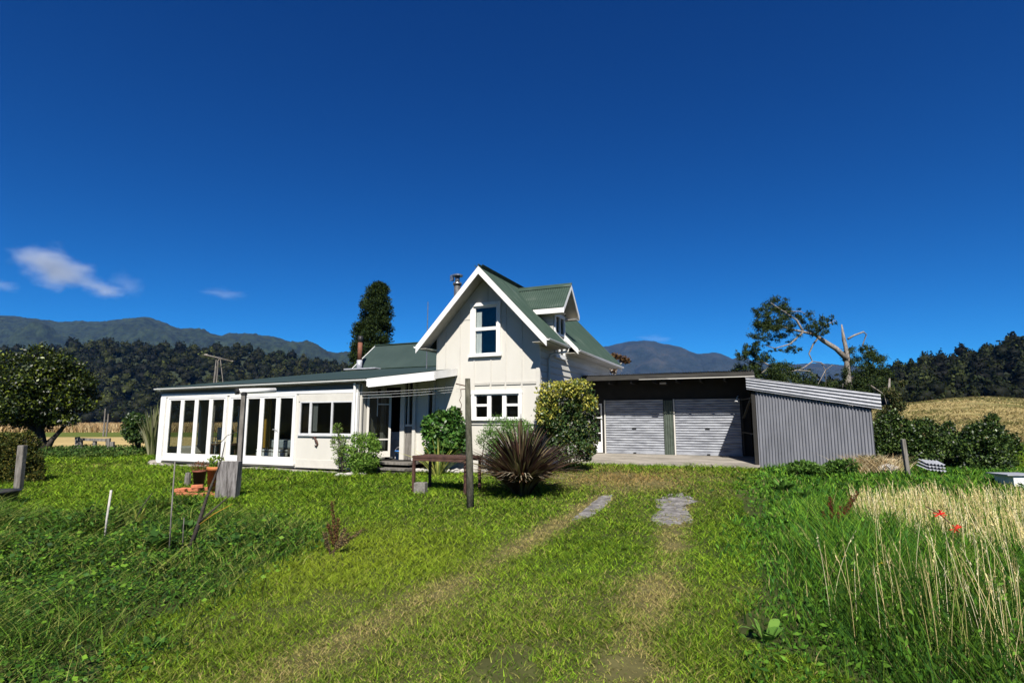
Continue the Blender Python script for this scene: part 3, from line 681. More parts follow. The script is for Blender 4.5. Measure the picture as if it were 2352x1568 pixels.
mb = MB(); mb.quad((UL, -.16, 2.69), (-4.68, -.16, 2.76), (-4.68, .02, 2.76), (UL, .02, 2.69)); mb.quad((-5.17, -.1, 2.74), (-2.33, -.1, 2.86), (-2.33, VG-.002, 2.99), (-5.17, VG-.002, 2.86)); mb.build('soffit', M['soffit'], H)
mb = MB(); mb.box(-14.26, -14.23, -.15, 11.3, 2.70, 2.74); mb.quad((-14.27, -.15, 2.66), (-14.27, 11.4, 4.28), (-14.27, 11.4, 4.42), (-14.27, -.15, 2.80)); mb.build('barge_board', M['white'], H)
# front wall
PW = [(-13.78, -10.72), (-10.60, -7.58)]; PZ = (.27, 2.46)
LWn = (-7.42, -5.30, 1.18, 2.22)
wall('sunroom_wall', M['cream'], H, UL, -5.17, .14, lambda u: 2.72, [(PW[0][0], PW[0][1], PZ[0], PZ[1]), (PW[1][0], PW[1][1], PZ[0], PZ[1]), LWn], v=0, th=.10)
wall('sunroom_side_wall', M['cream'], H, .10, 11.3, .14, lambda v: 2.68+v*.14, [(.3, 1.6, .6, 2.3), (1.9, 3.4, .6, 2.3)], v=UL, th=.10, axis='v')
mb = MB(); frame(mb, .3, 1.6, .6, 2.3, UL+.05, .07, .06, 'v'); frame(mb, 1.9, 3.4, .6, 2.3, UL+.05, .07, .06, 'v'); wo = mb.build('window', M['white'], H); pane('pane', M['glass'], wo, .36, 1.54, .66, 2.24, UL+.05, 'v'); pane('pane', M['glass'], wo, 1.96, 3.34, .66, 2.24, UL+.05, 'v')
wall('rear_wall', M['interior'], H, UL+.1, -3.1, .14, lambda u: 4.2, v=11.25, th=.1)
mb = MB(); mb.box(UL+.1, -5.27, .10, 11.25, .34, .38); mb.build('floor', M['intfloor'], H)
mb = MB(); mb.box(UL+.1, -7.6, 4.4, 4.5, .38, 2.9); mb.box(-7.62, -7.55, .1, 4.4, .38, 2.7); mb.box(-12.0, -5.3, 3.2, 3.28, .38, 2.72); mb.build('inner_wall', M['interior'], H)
# head band, sills, corner posts
mb = MB(); mb.box(UL-.02, -5.14, -.035, -.001, 2.47, 2.58); mb.box(UL-.03, UL+.24, -.045, -.001, .12, 2.468); mb.build('head_board', M['white'], H); MB().box(UL-.01, -5.15, -.012, -.001, 2.583, 2.74).build('eave_shade_strip', M['band'], H)  # the last strip, under the gutter, is eave shade painted dark grey
MB().box(-7.5, -5.17, -.022, -.001, 2.22, 2.468).build('band_board', M['cream2'], H); MB().box(-7.5, -5.17, -.018, -.001, .16, .40).build('base_board', M['cream2'], H)
for (a0, a1), nleaf in zip(PW, (4, 4)):
    mb = MB(); frame(mb, a0, a1, PZ[0], PZ[1], .01, .06, .11); mb.box(a0-.06, a1+.06, -.10, .06, PZ[0]-.06, PZ[0]-.003)
    df = mb.build('door_frame', M['white'], H)
    wl = (a1-a0-.12)/nleaf
    for i in range(nleaf):
        x0 = a0+.06+i*wl+.004; x1 = x0+wl-.008
        mb = MB(); frame(mb, x0, x1, PZ[0]+.062, PZ[1]-.062, .0, .0, .05) if False else None
        w_ = .085; z0, z1 = PZ[0]+.064, PZ[1]-.064
        mb.box(x0, x0+w_, -.03, .02, z0, z1); mb.box(x1-w_, x1, -.03, .02, z0, z1); mb.box(x0+w_, x1-w_, -.03, .02, z0, z0+.13); mb.box(x0+w_, x1-w_, -.03, .02, z1-.055, z1)
        d_ = mb.build('door_leaf', M['white'], H, bevel=.006)
        pane('pane', M['glass'], d_, x0+w_, x1-w_, z0+.13, z1-.055, -.005)
        if a0 > -11 and i in (2, 3):
            mb = MB(); hx = x1-.045 if i == 2 else x0+.045; mb.box(hx-.012, hx+.012, -.05, -.03, 1.25, 1.39); mb.beam((hx, -.065, 1.33), (hx-.09, -.065, 1.33), .014, .014); mb.build('handle', M['alum'], d_)
# aluminium slider window of the wing
a, b, z0, z1 = LWn
mb = MB(); frame(mb, a, -6.98, z0, z1, .0, .04, .06); frame(mb, -6.98, b, z0, z1, .0, .045, .06, bars_v=(-6.11,), bw=.06); mb.box(a-.03, b+.03, -.06, .03, z0-.045, z0-.002)
wo = mb.build('window', M['alum'], H); pane('pane', M['glassd'], wo, a+.04, b-.04, z0+.04, z1-.04, .0)
mb = MB()
for i in range(4): mb.box(-6.93+i*.045, -6.90+i*.045, .06, .075, z0+.1, z1-.06)
mb.build('curtain', M['cloth'], wo)
mb = MB(); mb.box(-7.36, -7.02, .07, .085, z0+.05, z1-.05); mb.build('curtain', M['intfloor'], wo)
mb = MB(); mb.box(-5.27, -5.13, -.035, .06, .12, 2.72); mb.tube([(-5.21, -.10, 2.76), (-5.21, -.085, 2.6), (-5.21, -.085, .3)], .04, 10); dp = mb.build('downpipe', M['white'], H, False)
# plinth: crumbling timber and mortar
mb = MB(); x = UL
while x < -5.2:
    w_ = random.uniform(.5, 1.1); zz = .02; 
    mb.box(x, min(x+w_, -5.2), -.20+random.uniform(0, .1), .02, -.05, .09+random.uniform(-.02, .03)); x += w_+.02
for i in range(26):
    x = UL+random.random()*8.7; mb.rock((x, -.20-random.random()*.08, .04), random.uniform(.05, .12), (1.8, .8, .6), i)
mb.rock((UL-.15, -.05, .08), .16, (1.3, 1, .8), 3)
mb.build('plinth', M['plinth'], H)
# ---------------- porch recess
wall('porch_side_wall', M['cream'], H, .10, VD, .14, lambda v: 2.76, v=-5.27, th=.10, axis='v')
mb = MB(); mb.box(-5.16, -5.10, .12, .18, .3, 2.7); mb.box(-5.16, -5.12, .55, .60, .3, 2.72); mb.build('batten', M['cream2'], H)
# open glazed door leaf, hinged at the left
O0 = Vector((-5.12, .42, .50)); dd = Vector((.62, .50, 0)).normalized()
def leafd(s0, s1, za, zb_, t=.04):
    p = O0+dd*s0; q = O0+dd*s1; nrm = Vector((-dd.y, dd.x, 0))*t/2
    return [p-nrm, q-nrm, q+nrm, p+nrm], za, zb_
def addp(mb, fp):
    pts, za, zb_ = fp; i = len(mb.v)
    for z in (za, zb_): mb.v += [(p.x, p.y, z) for p in pts]
    mb.f += [tuple(i+k for k in f) for f in ((3,2,1,0),(4,5,6,7),(0,1,5,4),(1,2,6,5),(2,3,7,6),(3,0,4,7))]
mb = MB(); Wd = .74
for s0, s1, za, zb_ in ((0, .07, .5, 2.42), (Wd-.07, Wd, .5, 2.42), (.07, Wd-.07, 2.33, 2.42), (.07, Wd-.07, .5, .68), (.30, Wd-.07, 2.10, 2.14), (.30, .33, 1.75, 2.33), (.07, Wd-.07, 1.02, 1.06)): addp(mb, leafd(s0, s1, za, zb_))
d_ = mb.build('door', M['cream2'], H); mb = MB(); addp(mb, leafd(.07, Wd-.07, .68, 2.33, .008)); mb.build('pane', M['glassd'], d_)
# doorway wall with opening
xa, xb, xc, xd = -4.88, -4.26, -4.02, -3.80
mb = MB()
mb.box(-5.17, xa-.10, VD, VD+.08, 2.62, 2.84); mb.box(xa-.12, xa, VD-.05, VD+.08, .42, 2.84); mb.box(xb, xb+.16, VD-.04, VD+.08, .42, 2.84); mb.box(xa, xb, VD, VD+.08, 2.66, 2.84)
mb.build('door_frame', M['cream2'], H)
mb = MB(); mb.box(xb+.16, xd+.02, VD+.02, VD+.08, .42, 1.44); mb.build('weathered_panel', M['wood'], H)
mb = MB(); mb.box(xd, xd+.10, VD-.05, VD+.08, .40, 2.84); mb.box(xb+.16, xd, VD-.01, VD+.06, 1.44, 1.50); mb.box(xb+.26, xb+.30, VD-.02, VD+.06, 1.5, 2.84); wo = mb.build('sidelight', M['cream2'], H); pane('pane', M['glassd'], wo, xb+.16, xd, 1.5, 2.84, VD+.05)
wall('porch_wall', M['cream'], H, xd+.10, -3.06, .30, lambda u: 2.92, [(-3.27, -3.12, 1.75, 2.55)], v=VG-.06, th=.08)
mb = MB(); mb.box(-3.30, -3.27, VG-.09, VG-.061, 1.2, 2.9); mb.box(-3.12, -3.09, VG-.09, VG-.061, 1.2, 2.9); mb.box(xd+.10, -3.31, VG-.085, VG-.061, 2.62, 2.67); mb.box(-3.7, -3.68, VG-.075, VG-.061, .35, 1.5); wo = mb.build('batten', M['cream2'], H); pane('pane', M['glassd'], H, -3.27, -3.12, 1.75, 2.55, VG-.03)
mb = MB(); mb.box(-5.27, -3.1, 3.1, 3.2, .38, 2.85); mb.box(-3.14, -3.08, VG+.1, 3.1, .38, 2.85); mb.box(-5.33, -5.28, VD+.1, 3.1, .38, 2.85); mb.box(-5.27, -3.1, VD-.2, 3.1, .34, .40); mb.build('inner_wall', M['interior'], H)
mb = MB(); mb.box(-5.05, -3.45, .30, VD-.01, .32, .38); mb.box(-5.0, -3.4, .02, .55, .18, .235); mb.build('porch_step', M['wood'], H); mb = MB(); mb.box(-5.0, -3.35, .06, .85, -.05, .178); mb.box(-3.3, -1.9, .75, 1.0, -.05, .22); mb.build('retaining_board', M['barkd'], H)

# things in and on the cottage
def flat(name, label, cat, u, v, z): return bthing(name, label, cat, u, v, z)
t = bthing('wall_ornament', 'rusty lizard shaped metal ornament hung on the cream sunroom wall', 'ornament', -6.72, -.03, 1.0)
mb = MB(); pts = [(-.10,0,.14), (-.03,0,.09), (.0,0,.03), (.06,0,-.02), (.10,0,-.10), (.06,0,-.17), (-.02,0,-.15)]
mb.tube(pts, [.012, .03, .035, .03, .025, .03, .012], 8); mb.tube([(.0,0,.03), (.03,0,.12), (.0,0,.18)], [.015,.012,.006], 6); mb.tube([(-.03,0,.09), (-.13,0,.08), (-.15,0,.12)], [.012,.012,.005], 6); mb.tube([(.08,0,-.06), (.02,0,-.07), (-.01,0,-.04)], .012, 6); mb.build('body', M['rust'], t, True)
t = bthing('garden_chair', 'white framed garden chair behind the leftmost sunroom glass', 'chair', -13.0, 1.5, .38, None)
mb = MB(); mb.box(-.25,.25,-.25,.2,.40,.43); mb.build('seat', M['cloth'], t)
mb = MB(); mb.box(-.25,.25,.2,.23,.5,.98); mb.build('backrest', M['cloth'], t)
for x, y in ((-.24,-.24), (.24,-.24), (-.24,.22), (.24,.22)): mb = MB(); mb.tube([(x,y,0), (x,y,.62 if y < 0 else .9)], .014, 6); mb.build('leg', M['alum'], t)
for x in (-.24, .24): mb = MB(); mb.beam((x,-.26,.63), (x,.22,.63), .04, .02); mb.build('armrest', M['alum'], t)
t = bthing('gas_bottle', 'teal gas bottle seen through the second sunroom pane', 'gas bottle', -12.25, 1.4, .38)
mb = MB(); mb.lathe((0,0,.4), [(0,0),(.15,.01),(.17,.06),(.17,.42),(.12,.52),(.05,.55),(.05,.6),(0,.6)], 18); mb.build('cylinder_body', M['tealp'], t, True); mb = MB(); mb.lathe((0,0,1.0), [(.11,-.06),(.11,.08),(.10,.08),(.10,-.06)], 16); mb.build('collar', M['tealp'], t, True); mb = MB(); mb.box(-.25,.25,-.2,.2,.36,.4); [mb.box(x, x+.04, y, y+.04, 0, .36) for x in (-.22,.18) for y in (-.17,.13)]; tb = mb.build('stool', M['rust'], None); tb.location = (*uv2w(-12.25,1.4), .38); tb.rotation_euler = (0,0,BZ); tag(tb, 'small brown stool holding the teal gas bottle', 'stool')
t = bthing('low_table', 'brown low table behind the third sunroom pane', 'table', -11.8, .9, .38)
mb = MB(); mb.box(-.45,.45,-.25,.25,.36,.40); mb.build('table_top', M['rust'], t)
for x in (-.4,.4):
    for y in (-.2,.2): mb = MB(); mb.box(x-.02,x+.02,y-.02,y+.02,0,.36); mb.build('leg', M['rust'], t)
t = bthing('bed', 'low bed under a pale blue grey cover inside the right hand sunroom doors', 'bed', -9.0, 1.45, .38)
mb = MB(); mb.box(-.95,.95,-.7,.9,.12,.36); mb.build('bed_base', M['wood'], t); mb = MB(); mb.box(-.97,.97,-.72,.92,.30,.58); mb.build('bedspread', M['bedc'], t, bevel=.05); mb = MB(); mb.box(-.8,-.25,-.95,-.78,.22,.27); mb.box(-.1,.45,-.95,-.78,.22,.27); mb.box(-.8,-.25,-.95,-.78,.06,.18); mb.box(-.1,.45,-.95,-.78,.06,.18); mb.build('bed_drawer', M['cloth'], t)
mb = MB()
for i in range(9): mb.box(-9.72+i*.05, -9.685+i*.05, .55+.02*(i % 2), .58+.02*(i % 2), .7, 2.4)
o = mb.build('curtain', M['yellow'], H)
[MB().box(-8.25, -8.05, .75, .76, z, z+.16).build('picture', M['cloth'], H) for z in (2.1, 1.85, 1.5)]
t = bthing('washing_machine', 'white washing machine just inside the open porch doorway', 'appliance', -4.86, 1.95, .40)
mb = MB(); mb.box(-.28,.28,-.28,.28,0,.85); bd = mb.build('cabinet', M['cloth'], t, bevel=.02); mb = MB(); mb.lathe((0,0,0), [(.0,.0),(.16,0),(.17,.03),(.13,.04)], 18); o = mb.build('machine_door', M['alum'], t); o.rotation_euler = (R(90),0,0); o.location = (0,-.285,.45)
t = bthing('bucket', 'blue plastic bucket on the porch doorway floor', 'bucket', -4.42, 1.2, .40)
mb = MB(); mb.lathe((0,0,0), [(0,.0),(.10,0),(.14,.26),(.15,.26),(.15,.28),(.13,.28),(.095,.02),(0,.02)], 18); mb.build('pail', M['bluep'], t, True); mb = MB(); mb.tube([(.15*math.cos(a),0,.27+.12*math.sin(a)) for a in [i*math.pi/10 for i in range(11)]], .005, 5); mb.build('handle', M['alum'], t)

# ================================================================== GARAGE
G = bthing('garage', 'dark timber double garage with flat roof and two galvanised roller doors', 'garage')
GV = 6.0; GF = 5.0
mb = MB()
for u0, u1, z0, z1 in ((.40,.52,.4,3.1), (.52,.84,2.24,3.1), (.84,.93,.4,3.1), (.93,5.45,2.34,3.1), (3.0,3.34,.4,2.34), (5.45,5.75,.4,3.1)): mb.box(u0, u1, GV+.06, GV+.14, z0, z1)
mb.box(5.65,5.75,GV+.14,11,.3,3.0); mb.box(.42,.5,GV+.14,11,.3,3.0); mb.box(.42,5.75,10.9,11,.3,2.9); mb.build('wall', M['dark'], G)
corrug('roof', M['galv'], G, .40, 5.93, lambda t: (t, GF, 3.165-.002*t), lambda t: (t, 11.2, 2.95), amp=.012)
mb = MB(); mb.box(.42, 5.93, GF+.03, GF+.08, 3.0, 3.14); mb.box(.42,3.3,GF+.0,GF+.028,2.97,3.09); fb = mb.build('fascia', M['darkbeam'], G)
mb = MB(); mb.box(3.3, 5.94, GF+.0, GF+.03, 2.955, 2.98); mb.box(2.4,3.35,GF-.01,GF-.001,2.96,2.975); mb.build('trim', M['cream2'], G)
mb = MB()
for i in range(8): u_ = .6+i*.74; mb.box(u_, u_+.05, GF+.08, GV+.05, 2.86, 3.06)
mb.box(3.06, 3.26, GF+.08, GF+.5, 2.80, 2.86); mb.build('rafter', M['dark'], G)
mb = MB(); mb.quad((.42,GF+.08,3.07),(5.9,GF+.08,3.07),(5.9,11,2.9),(.42,11,2.9)); mb.build('ceiling', M['dark'], G)
def roller(u0, u1):
    mb = MB(); n = 0; z = .60; zs = np.arange(.60, 2.34, .085/8); pr = []
    for z in zs:
        s = math.sin(2*math.pi*(z-.6)/.085); pr.append((GV+.03-.022*(s if s > -.5 else -.5-.5*(s+.5)), z))
    for (y0, a), (y1, b) in zip(pr, pr[1:]): mb.quad((u0,y0,a),(u1,y0,a),(u1,y1,b),(u0,y1,b))
    d = mb.build('roller_door', M['galvb'], G, True)
    mb = MB(); mb.box(u0,u1,GV+.01,GV+.05,.485,.60); mb.build('bottom_rail', M['galvb'], d)
    c = (u0+u1)/2; mb = MB(); mb.box(c-.07,c+.07,GV-.01,GV+.015,1.33,1.37); mb.build('handle', M['black'], d); MB().box(c-.05,c+.05,GV-.02,GV+.01,.50,.53).build('latch', M['black'], d)
    mb = MB(); mb.box(u0-.05,u0-.005,GV-.01,GV+.05,.45,2.34); mb.build('guide_rail', M['cream2'], G)
roller(.98, 2.99); roller(3.38, 5.44)
corrug('corrugated_pillar', mat('olive_corrugated', (.085,.105,.085), (.05,.065,.05), 4, .6, .2), G, 3.01, 3.31, lambda t: (t, GV-.02, .45), lambda t: (t, GV-.02, 2.3), amp=.013)
mb = MB(); frame(mb, .50, .84, .50, 2.22, GV+.05, .045, .06, bars_h=(.86,1.18,1.72), bw=.03); mb.box(.54,.80,GV+.03,GV+.07,.54,.86); d = mb.build('side_door', M['white'], G); pane('pane', M['glassd'], d, .545, .795, .87, 2.18, GV+.055)
mb = MB(); mb.tube([(5.40,GV-.1,2.4),(5.36,GV-.25,2.3)], .02, 6); mb.lathe((5.35,GV-.27,2.22), [(0,.07),(.04,.06),(.06,0),(0,-.02)], 10); mb.build('security_lamp', M['white'], G)
mb = MB(); mb.box(5.47,5.52,GV-.02,GV+.05,.45,2.36); mb.build('guide_rail', M['darkbeam'], G)
o = MB().box(.40,5.95,3.35,10.8,-.1,0).build('concrete_apron', M['conc'], None)
bm = bmesh.new(); N1, N2 = 60, 14; vs = []
for i in range(N1+1):
    r_ = []
    for j in range(N2+1):
        u_ = .37+5.6*i/N1; v0 = 3.40+.10*math.sin(u_*1.3)+.05*mnoise.noise(Vector((u_*3,0,0)))-.15*max(0,u_-4.4); v_ = v0+(GV+.5-v0)*j/N2; z_ = .325+.15*(v_-3.4)/2.6+.01*mnoise.noise(Vector((u_,v_,0)))
        r_.append(bm.verts.new((u_, v_, z_)))
    vs.append(r_)
for i in range(N1):
    for j in range(N2): bm.faces.new((vs[i][j], vs[i+1][j], vs[i+1][j+1], vs[i][j+1]))
    bm.faces.new((vs[i+1][0], vs[i][0], bm.verts.new(vs[i][0].co-Vector((0,.02,.2))), bm.verts.new(vs[i+1][0].co-Vector((0,.02,.2)))))
bm.to_mesh(o.data); bm.free(); o.location = (0, Z0, 0); o.rotation_euler = (0,0,BZ); tag(o, kind='structure')

# ================================================================== SHED
SH = bthing('lean_to_shed', 'grey corrugated iron lean-to shed with a bright ribbed roof edge', 'shed')
SV = 4.0
def st(u): return 2.50-(u-5.95)*.198
corrug('front_wall', M['shedg'], SH, 5.95, 8.80, lambda t: (t, SV, .15), lambda t: (t, SV, st(t)-.03), amp=.021, pitch=.0785, per=8)
corrug('end_wall', M['shedg'], SH, SV, 9.6, lambda t: (8.80, t, .15), lambda t: (8.80, t, st(8.8)), amp=.012)
corrug('roof', M['galv'], SH, SV-.10, 9.8, lambda t: (5.70, t, 2.86), lambda t: (9.03, t, 2.30), amp=.011)
# ribbed turned-down edge
mb = MB(); n_ = 40
for r_ in range(n_):
    def yy(k): return SV-.10-.022*math.sin(2*math.pi*k*4.0-.3)
    a0, a1 = r_/n_, (r_+1)/n_
    A = (5.72, yy(a0), 2.83-.31*a0); B = (9.02, yy(a0), 2.30-.39*a0); C_ = (9.02, yy(a1), 2.30-.39*a1); D = (5.72, yy(a1), 2.83-.31*a1); mb.quad(A, B, C_, D)
mb.build('roof_edge', M['galv'], SH, True)
mb = MB()
for i in range(14): mb.box(5.93,5.95,SV+.02+i*.40,SV+.02+i*.40+.385,.3,2.45)
mb.build('side_boards', M['dark'], SH)
mb = MB(); mb.box(5.84,5.93,SV-.0,SV+.09,.25,2.52); mb.box(5.80,5.86,SV+1.2,SV+1.27,.4,2.5); mb.build('post', M['dark'], SH)
mb = MB(); mb.beam((5.86,SV+.05,2.35),(5.55,SV+1.6,1.7),.05,.05); mb.beam((5.5,SV+1.6,1.25),(5.90,SV+.2,1.22),.04,.03); mb.beam((5.5,SV+1.7,2.28),(5.9,SV+.1,2.27),.03,.03); mb.build('brace', M['darkbeam'], SH)
# ================================================================== YARD THINGS
def at(name, label, cat, px, py, rz=0, group=None, dz=0):
    x, y, z = P(px, py); return thing(name, label, cat, (x, y, z+dz), rz, group)
def Hat(px, py, Y):   # height above datum of a pixel at depth Y
    return ony(px, py, Y)[1]
# clothes line: left post with white insulated cross arm
px, py, pz = P(546, 1128)
t = thing('clothes_line_post', 'leaning grey timber clothes line post with a white cross arm on top', 'post', (px, py, pz))
tz = Hat(545, 905, py)-pz
mb = MB()
for k in range(1): mb.beam((.0,0,-.2), (-.0,0,tz+.02), .095, .095)
mb.build('post', M['wood'], t, bevel=.008)
mb = MB(); mb.tube([(-.13,-.10,tz+.06), (.50,.55,tz+.12)], .062, 8); mb.build('cross_arm', M['white'], t, True)
mb = MB(); mb.tube([(-.15,-.12,tz+.055), (-.10,-.07,tz+.065)], .075, 10); mb.box(-.05,.05,-.06,.06,tz-.02,tz+.05); mb.build('bracket', M['black'], t)
lp = Vector((px, py, pz+tz+.08))
qx, qy, qz = P(1081, 1165)
t = thing('clothes_line_post', 'mossy round timber clothes line post with a rusty hook, beside the rusty table', 'post', (qx, qy, qz))
th_ = Hat(1074, 869, qy)-qz; dx = ony(1074, 869, qy)[0]-qx
mb = MB(); mb.tube([(0,0,-.2), (dx*.3,0,th_*.3), (dx*.75,0,th_*.72), (dx,0,th_)], [.072,.068,.060,.050], 12, wob=.1); mb.build('post', M['mossy'], t, True)
mb = MB(); mb.tube([(dx+.05,0,th_-.16),(dx-.1,-.02,th_-.13),(dx-.20,-.04,th_-.11)], .011, 6); mb.rock((dx-.21,-.04,th_-.105), .018); mb.tube([(dx,0,th_-.2),(dx-.12,-.02,th_-.21)], .008, 6); mb.build('hook', M['rust'], t)
mb = MB(); mb.tube([(dx-.13,-.02,th_-.2),(dx-.12,-.02,th_-.34),(dx-.15,-.02,th_-.42),(dx-.11,-.02,th_-.5),(dx-.13,-.02,th_-.62),(dx-.10,-.02,th_-.7)], .007, 5); mb.build('chain', M['rust'], t)
rp = Vector((qx+dx-.12, qy, qz+th_-.18))
tl = []
mb = MB()
for i, (oz, ox) in enumerate(((0, 0), (-.05, .2), (-.12, .42))):
    a = lp+Vector((.06+ox*.7, .05+ox*1.0, oz)); b = rp+Vector((0, .02*i, .03-.045*i)); mb.tube([a.lerp(b, s)+Vector((0,0,-.16*4*s*(1-s)*.55)) for s in [j/12 for j in range(13)]], .0026, 4)
tag(mb.build('clothes_line', M['wire'], None), 'pale clothes line wires strung between the two timber posts', 'wire')
# cut timber block, flower pots, bricks
t_ = at('timber_block', 'upright grey cracked timber block against the left clothes line post', 'timber block', 522, 1142)
tx, ty, tzz = t_.location; k_ = 1313/ty
mb = MB(); w = 46/k_; h = 80/k_
ring = [(-w*.5,-.11), (-w*.2,-.13), (w*.15,-.12), (w*.48,-.1), (w*.5,.08), (0,.12), (-w*.5,.1)]
for j in range(len(ring)):
    a = ring[j]; b = ring[(j+1) % len(ring)]; f = lambda p, z: (p[0]*(1-.0*z)+.10*z*w/h*.6, p[1], z+ (.02*math.sin(p[0]*60) if z > .1 else 0))
    for s in range(6): z0, z1 = h*s/6-.1*(s == 0), h*(s+1)/6; mb.quad(f(a,z0), f(b,z0), f(b,z1), f(a,z1))
mb.quad(*[(p[0]+.10*w*.6, p[1], h+.02*math.sin(p[0]*60)) for p in ring]); mb.build('block', M['stump'], t_)
def pot(c, px, py, wpx, hpx, m, label, Yo=0):
    x, y, z = P(px, py); s = 1313/y; r = wpx/s/2; h = hpx/s
    t = thing('flower_pot', label, 'flower pot', (x, y, z+.0)); mb = MB()
    mb.lathe((0,0,0), [(0,0),(r*.70,0),(r*.92,h*.86),(r*1.0,h*.86),(r*1.02,h*.98),(r*.95,h),(r*.88,h*.97),(r*.86,h*.88),(0,h*.86)], 22); mb.build('pot', m, t, True); return t, r, h
t, r, h = pot('big', 492, 1133, 38, 60, M['terra'], 'large orange terracotta pot of light green leaves beside the timber block')
foliage('plant', [(0,0,h+.10,r*.9,r*.8,.14)], 260, .06, .035, [(.13,.22,.02),(.08,.16,.02),(.2,.26,.03)], M['leaf'], t)
t, r, h = pot('small', 456, 1118, 30, 32, M['terrad'], 'small dark terracotta pot of reddish succulent left of the large orange pot'); t.location.z += .06
foliage('plant', [(0,0,h+.09,r*1.25,r*1.1,.14)], 420, .05, .014, [(.16,.04,.02),(.10,.05,.02),(.22,.07,.03),(.07,.08,.02)], M['leaf'], t, updown=.6)
bricks = [(418,1138,0,.1),(436,1139,0,-.1),(456,1140,0,.05),(474,1138,0,.2),(428,1128,1,.1),(446,1129,1,-.15),(466,1127,1,.1),(414,1130,1,0),(452,1122,2,.3),(498,1141,0,-.3)]
bl = ['lowest at the left end of the pile','second along the bottom row','middle of the bottom row, under the small pot','right hand end of the bottom row','on the second course near the left','in the middle of the second course','at the right of the second course','leftmost on the second course','on top of the pile below the small pot','lying alone in front of the large pot']
for (bx, by, lv, ra), l in zip(bricks, bl):
    x, y, z = P(bx, by+lv*7); o = MB().box(-.115,.115,-.055,.055,0,.072).build('brick', M['brick'], None, bevel=.008); o.location = (x, y, z+.074*lv); o.rotation_euler = (random.uniform(-.06,.06),random.uniform(-.08,.08),ra)
    tag(o, 'orange brick '+l, 'brick', 'broken orange bricks piled by the flower pots')
o = MB().lathe((0,0,0), [(0,0),(.07,0),(.075,.2),(.06,.32),(0,.33)], 9).build('wooden_stub', M['wood'], None); o.location = P(430,1115); tag(o, 'short dark wooden stub behind the brick pile', 'stub')
# rusty table with block under it
t = bthing('outdoor_table', 'low rusty brown steel table on the lawn by the mossy post', 'table', -1.14, -2.91, float(gz(*uv2w(-1.14,-2.91))))
hT = .80; LT_ = 1.38; DT_ = .72
mb = MB(); mb.box(-.03,LT_,-.03,DT_,hT-.03,hT); [mb.box(-.02,LT_-.01,-.02+k*.10,.05+k*.10,hT,hT+.012) for k in range(7)]; mb.build('table_top', M['rust'], t)
mb = MB(); mb.box(-.02,LT_-.02,-.02,.01,hT-.10,hT-.03); mb.box(-.02,.01,.01,DT_-.03,hT-.10,hT-.03); mb.box(-.02,LT_-.02,DT_-.04,DT_-.01,hT-.10,hT-.03); mb.build('apron_rail', M['rust'], t)
for x in (-.02, LT_-.08):
    for y in (-.02, DT_-.06): mb = MB(); mb.box(x,x+.055,y,y+.055,-.08,hT-.10); mb.build('leg', M['rust'], t)
o = MB().box(-.13,.13,-.10,.10,-.03,.25).build('concrete_block', M['ornc'], None, bevel=.015); x, y, z = P(966,1134); o.location = (x,y,z); o.rotation_euler = (0,0,-.2); tag(o, 'rough concrete block standing under the left end of the rusty table', 'block')
# stones along the bed
for i in range(22):
    u_ = -3.3+i*.16+random.uniform(-.03,.03); X_, Y_ = uv2w(u_, .55+random.uniform(-.05,.05)-.02*i)
    o = MB().rock((0,0,0), random.uniform(.07,.115), (1.2,.9,.75), i+30).build('edging_stone', M['stone'], None, True); o.location = (X_, Y_, float(gz(X_, Y_))+.06)
    tag(o, 'rounded pale stone in the row edging the bed below the gable', 'stone', 'pale stones edging the bed')
for i, (sx, sy) in enumerate(((783,1094),(800,1093),(815,1090),(833,1091))):
    o = MB().rock((0,0,0), .12, (1.4,1,.6), i+60).build('pale_rock', M['stone'], None, True); x, y, z = P(sx, sy); o.location = (x, y, z+.03); tag(o, 'pale rock lying under the porch bushes', 'rock', 'pale rocks under the porch bushes')
# posts, stakes
t = at('fence_post', 'weathered grey fence post leaning in front of the left hedge bush', 'post', 42, 1124)
y = t.location.y; hh = Hat(52, 1022, y)-t.location.z; dx = ony(52,1022,y)[0]-ony(42,1124,y)[0]
mb = MB(); mb.beam((0,0,-.15),(dx,0,hh),.15,.13); mb.build('post', M['wood'], t, bevel=.015)
t = at('fence_post', 'split grey fence post standing left of the right hand hedge', 'post', 2088, 1098)
y = t.location.y; hh = Hat(2083,1008,y)-t.location.z; mb = MB(); mb.beam((0,0,-.2),(-.06,0,hh),.085,.08); mb.build('post', M['wood'], t, bevel=.01)
def stake(label, pts, rad, m, cat_='stake', nm='garden_stake', Y=None):
    x, y, z = P(*pts[0]); mb = MB(); pp = [(0,0,-.1)]
    for p in pts[1:]: X_, Z_ = ony(*p, y); pp.append((X_-x, random.uniform(-.01,.01), Z_-z))
    mb.tube(pp, rad, 6, wob=.15); o = mb.build(nm, m, None, True); o.location = (x, y, z); return tag(o, label, cat_)
stake('short white peeling stick standing in the left weeds', [(241,1232),(246,1190),(256,1125)], [.014,.014,.016], M['stone'])
stake('tall thin grey bamboo stake left of the flax stalk', [(389,1268),(393,1180),(402,1060)], [.010,.009,.008], M['wood'])
stake('thin dark twig leaning in the left weeds', [(300,1205),(325,1165),(349,1132)], [.008,.008,.007], M['barkd'])
stake('thin grey twig standing beside the tall bamboo stake', [(420,1262),(421,1215),(423,1188)], [.006,.006,.005], M['wood'])
x, y, z = P(430, 1268); t = thing('flax_stalk', 'dark old flax stalk leaning over the left weeds with yellow edged leaf', 'plant', (x, y, z))
def pl(pts, m, nm, rad, parent=t, y=y, x=x, z=z):
    mb = MB(); mb.tube([(ony(*p, y)[0]-x, .02*i, ony(*p, y)[1]-z) for i, p in enumerate(pts)], rad, 6); return mb.build(nm, m, parent, True)
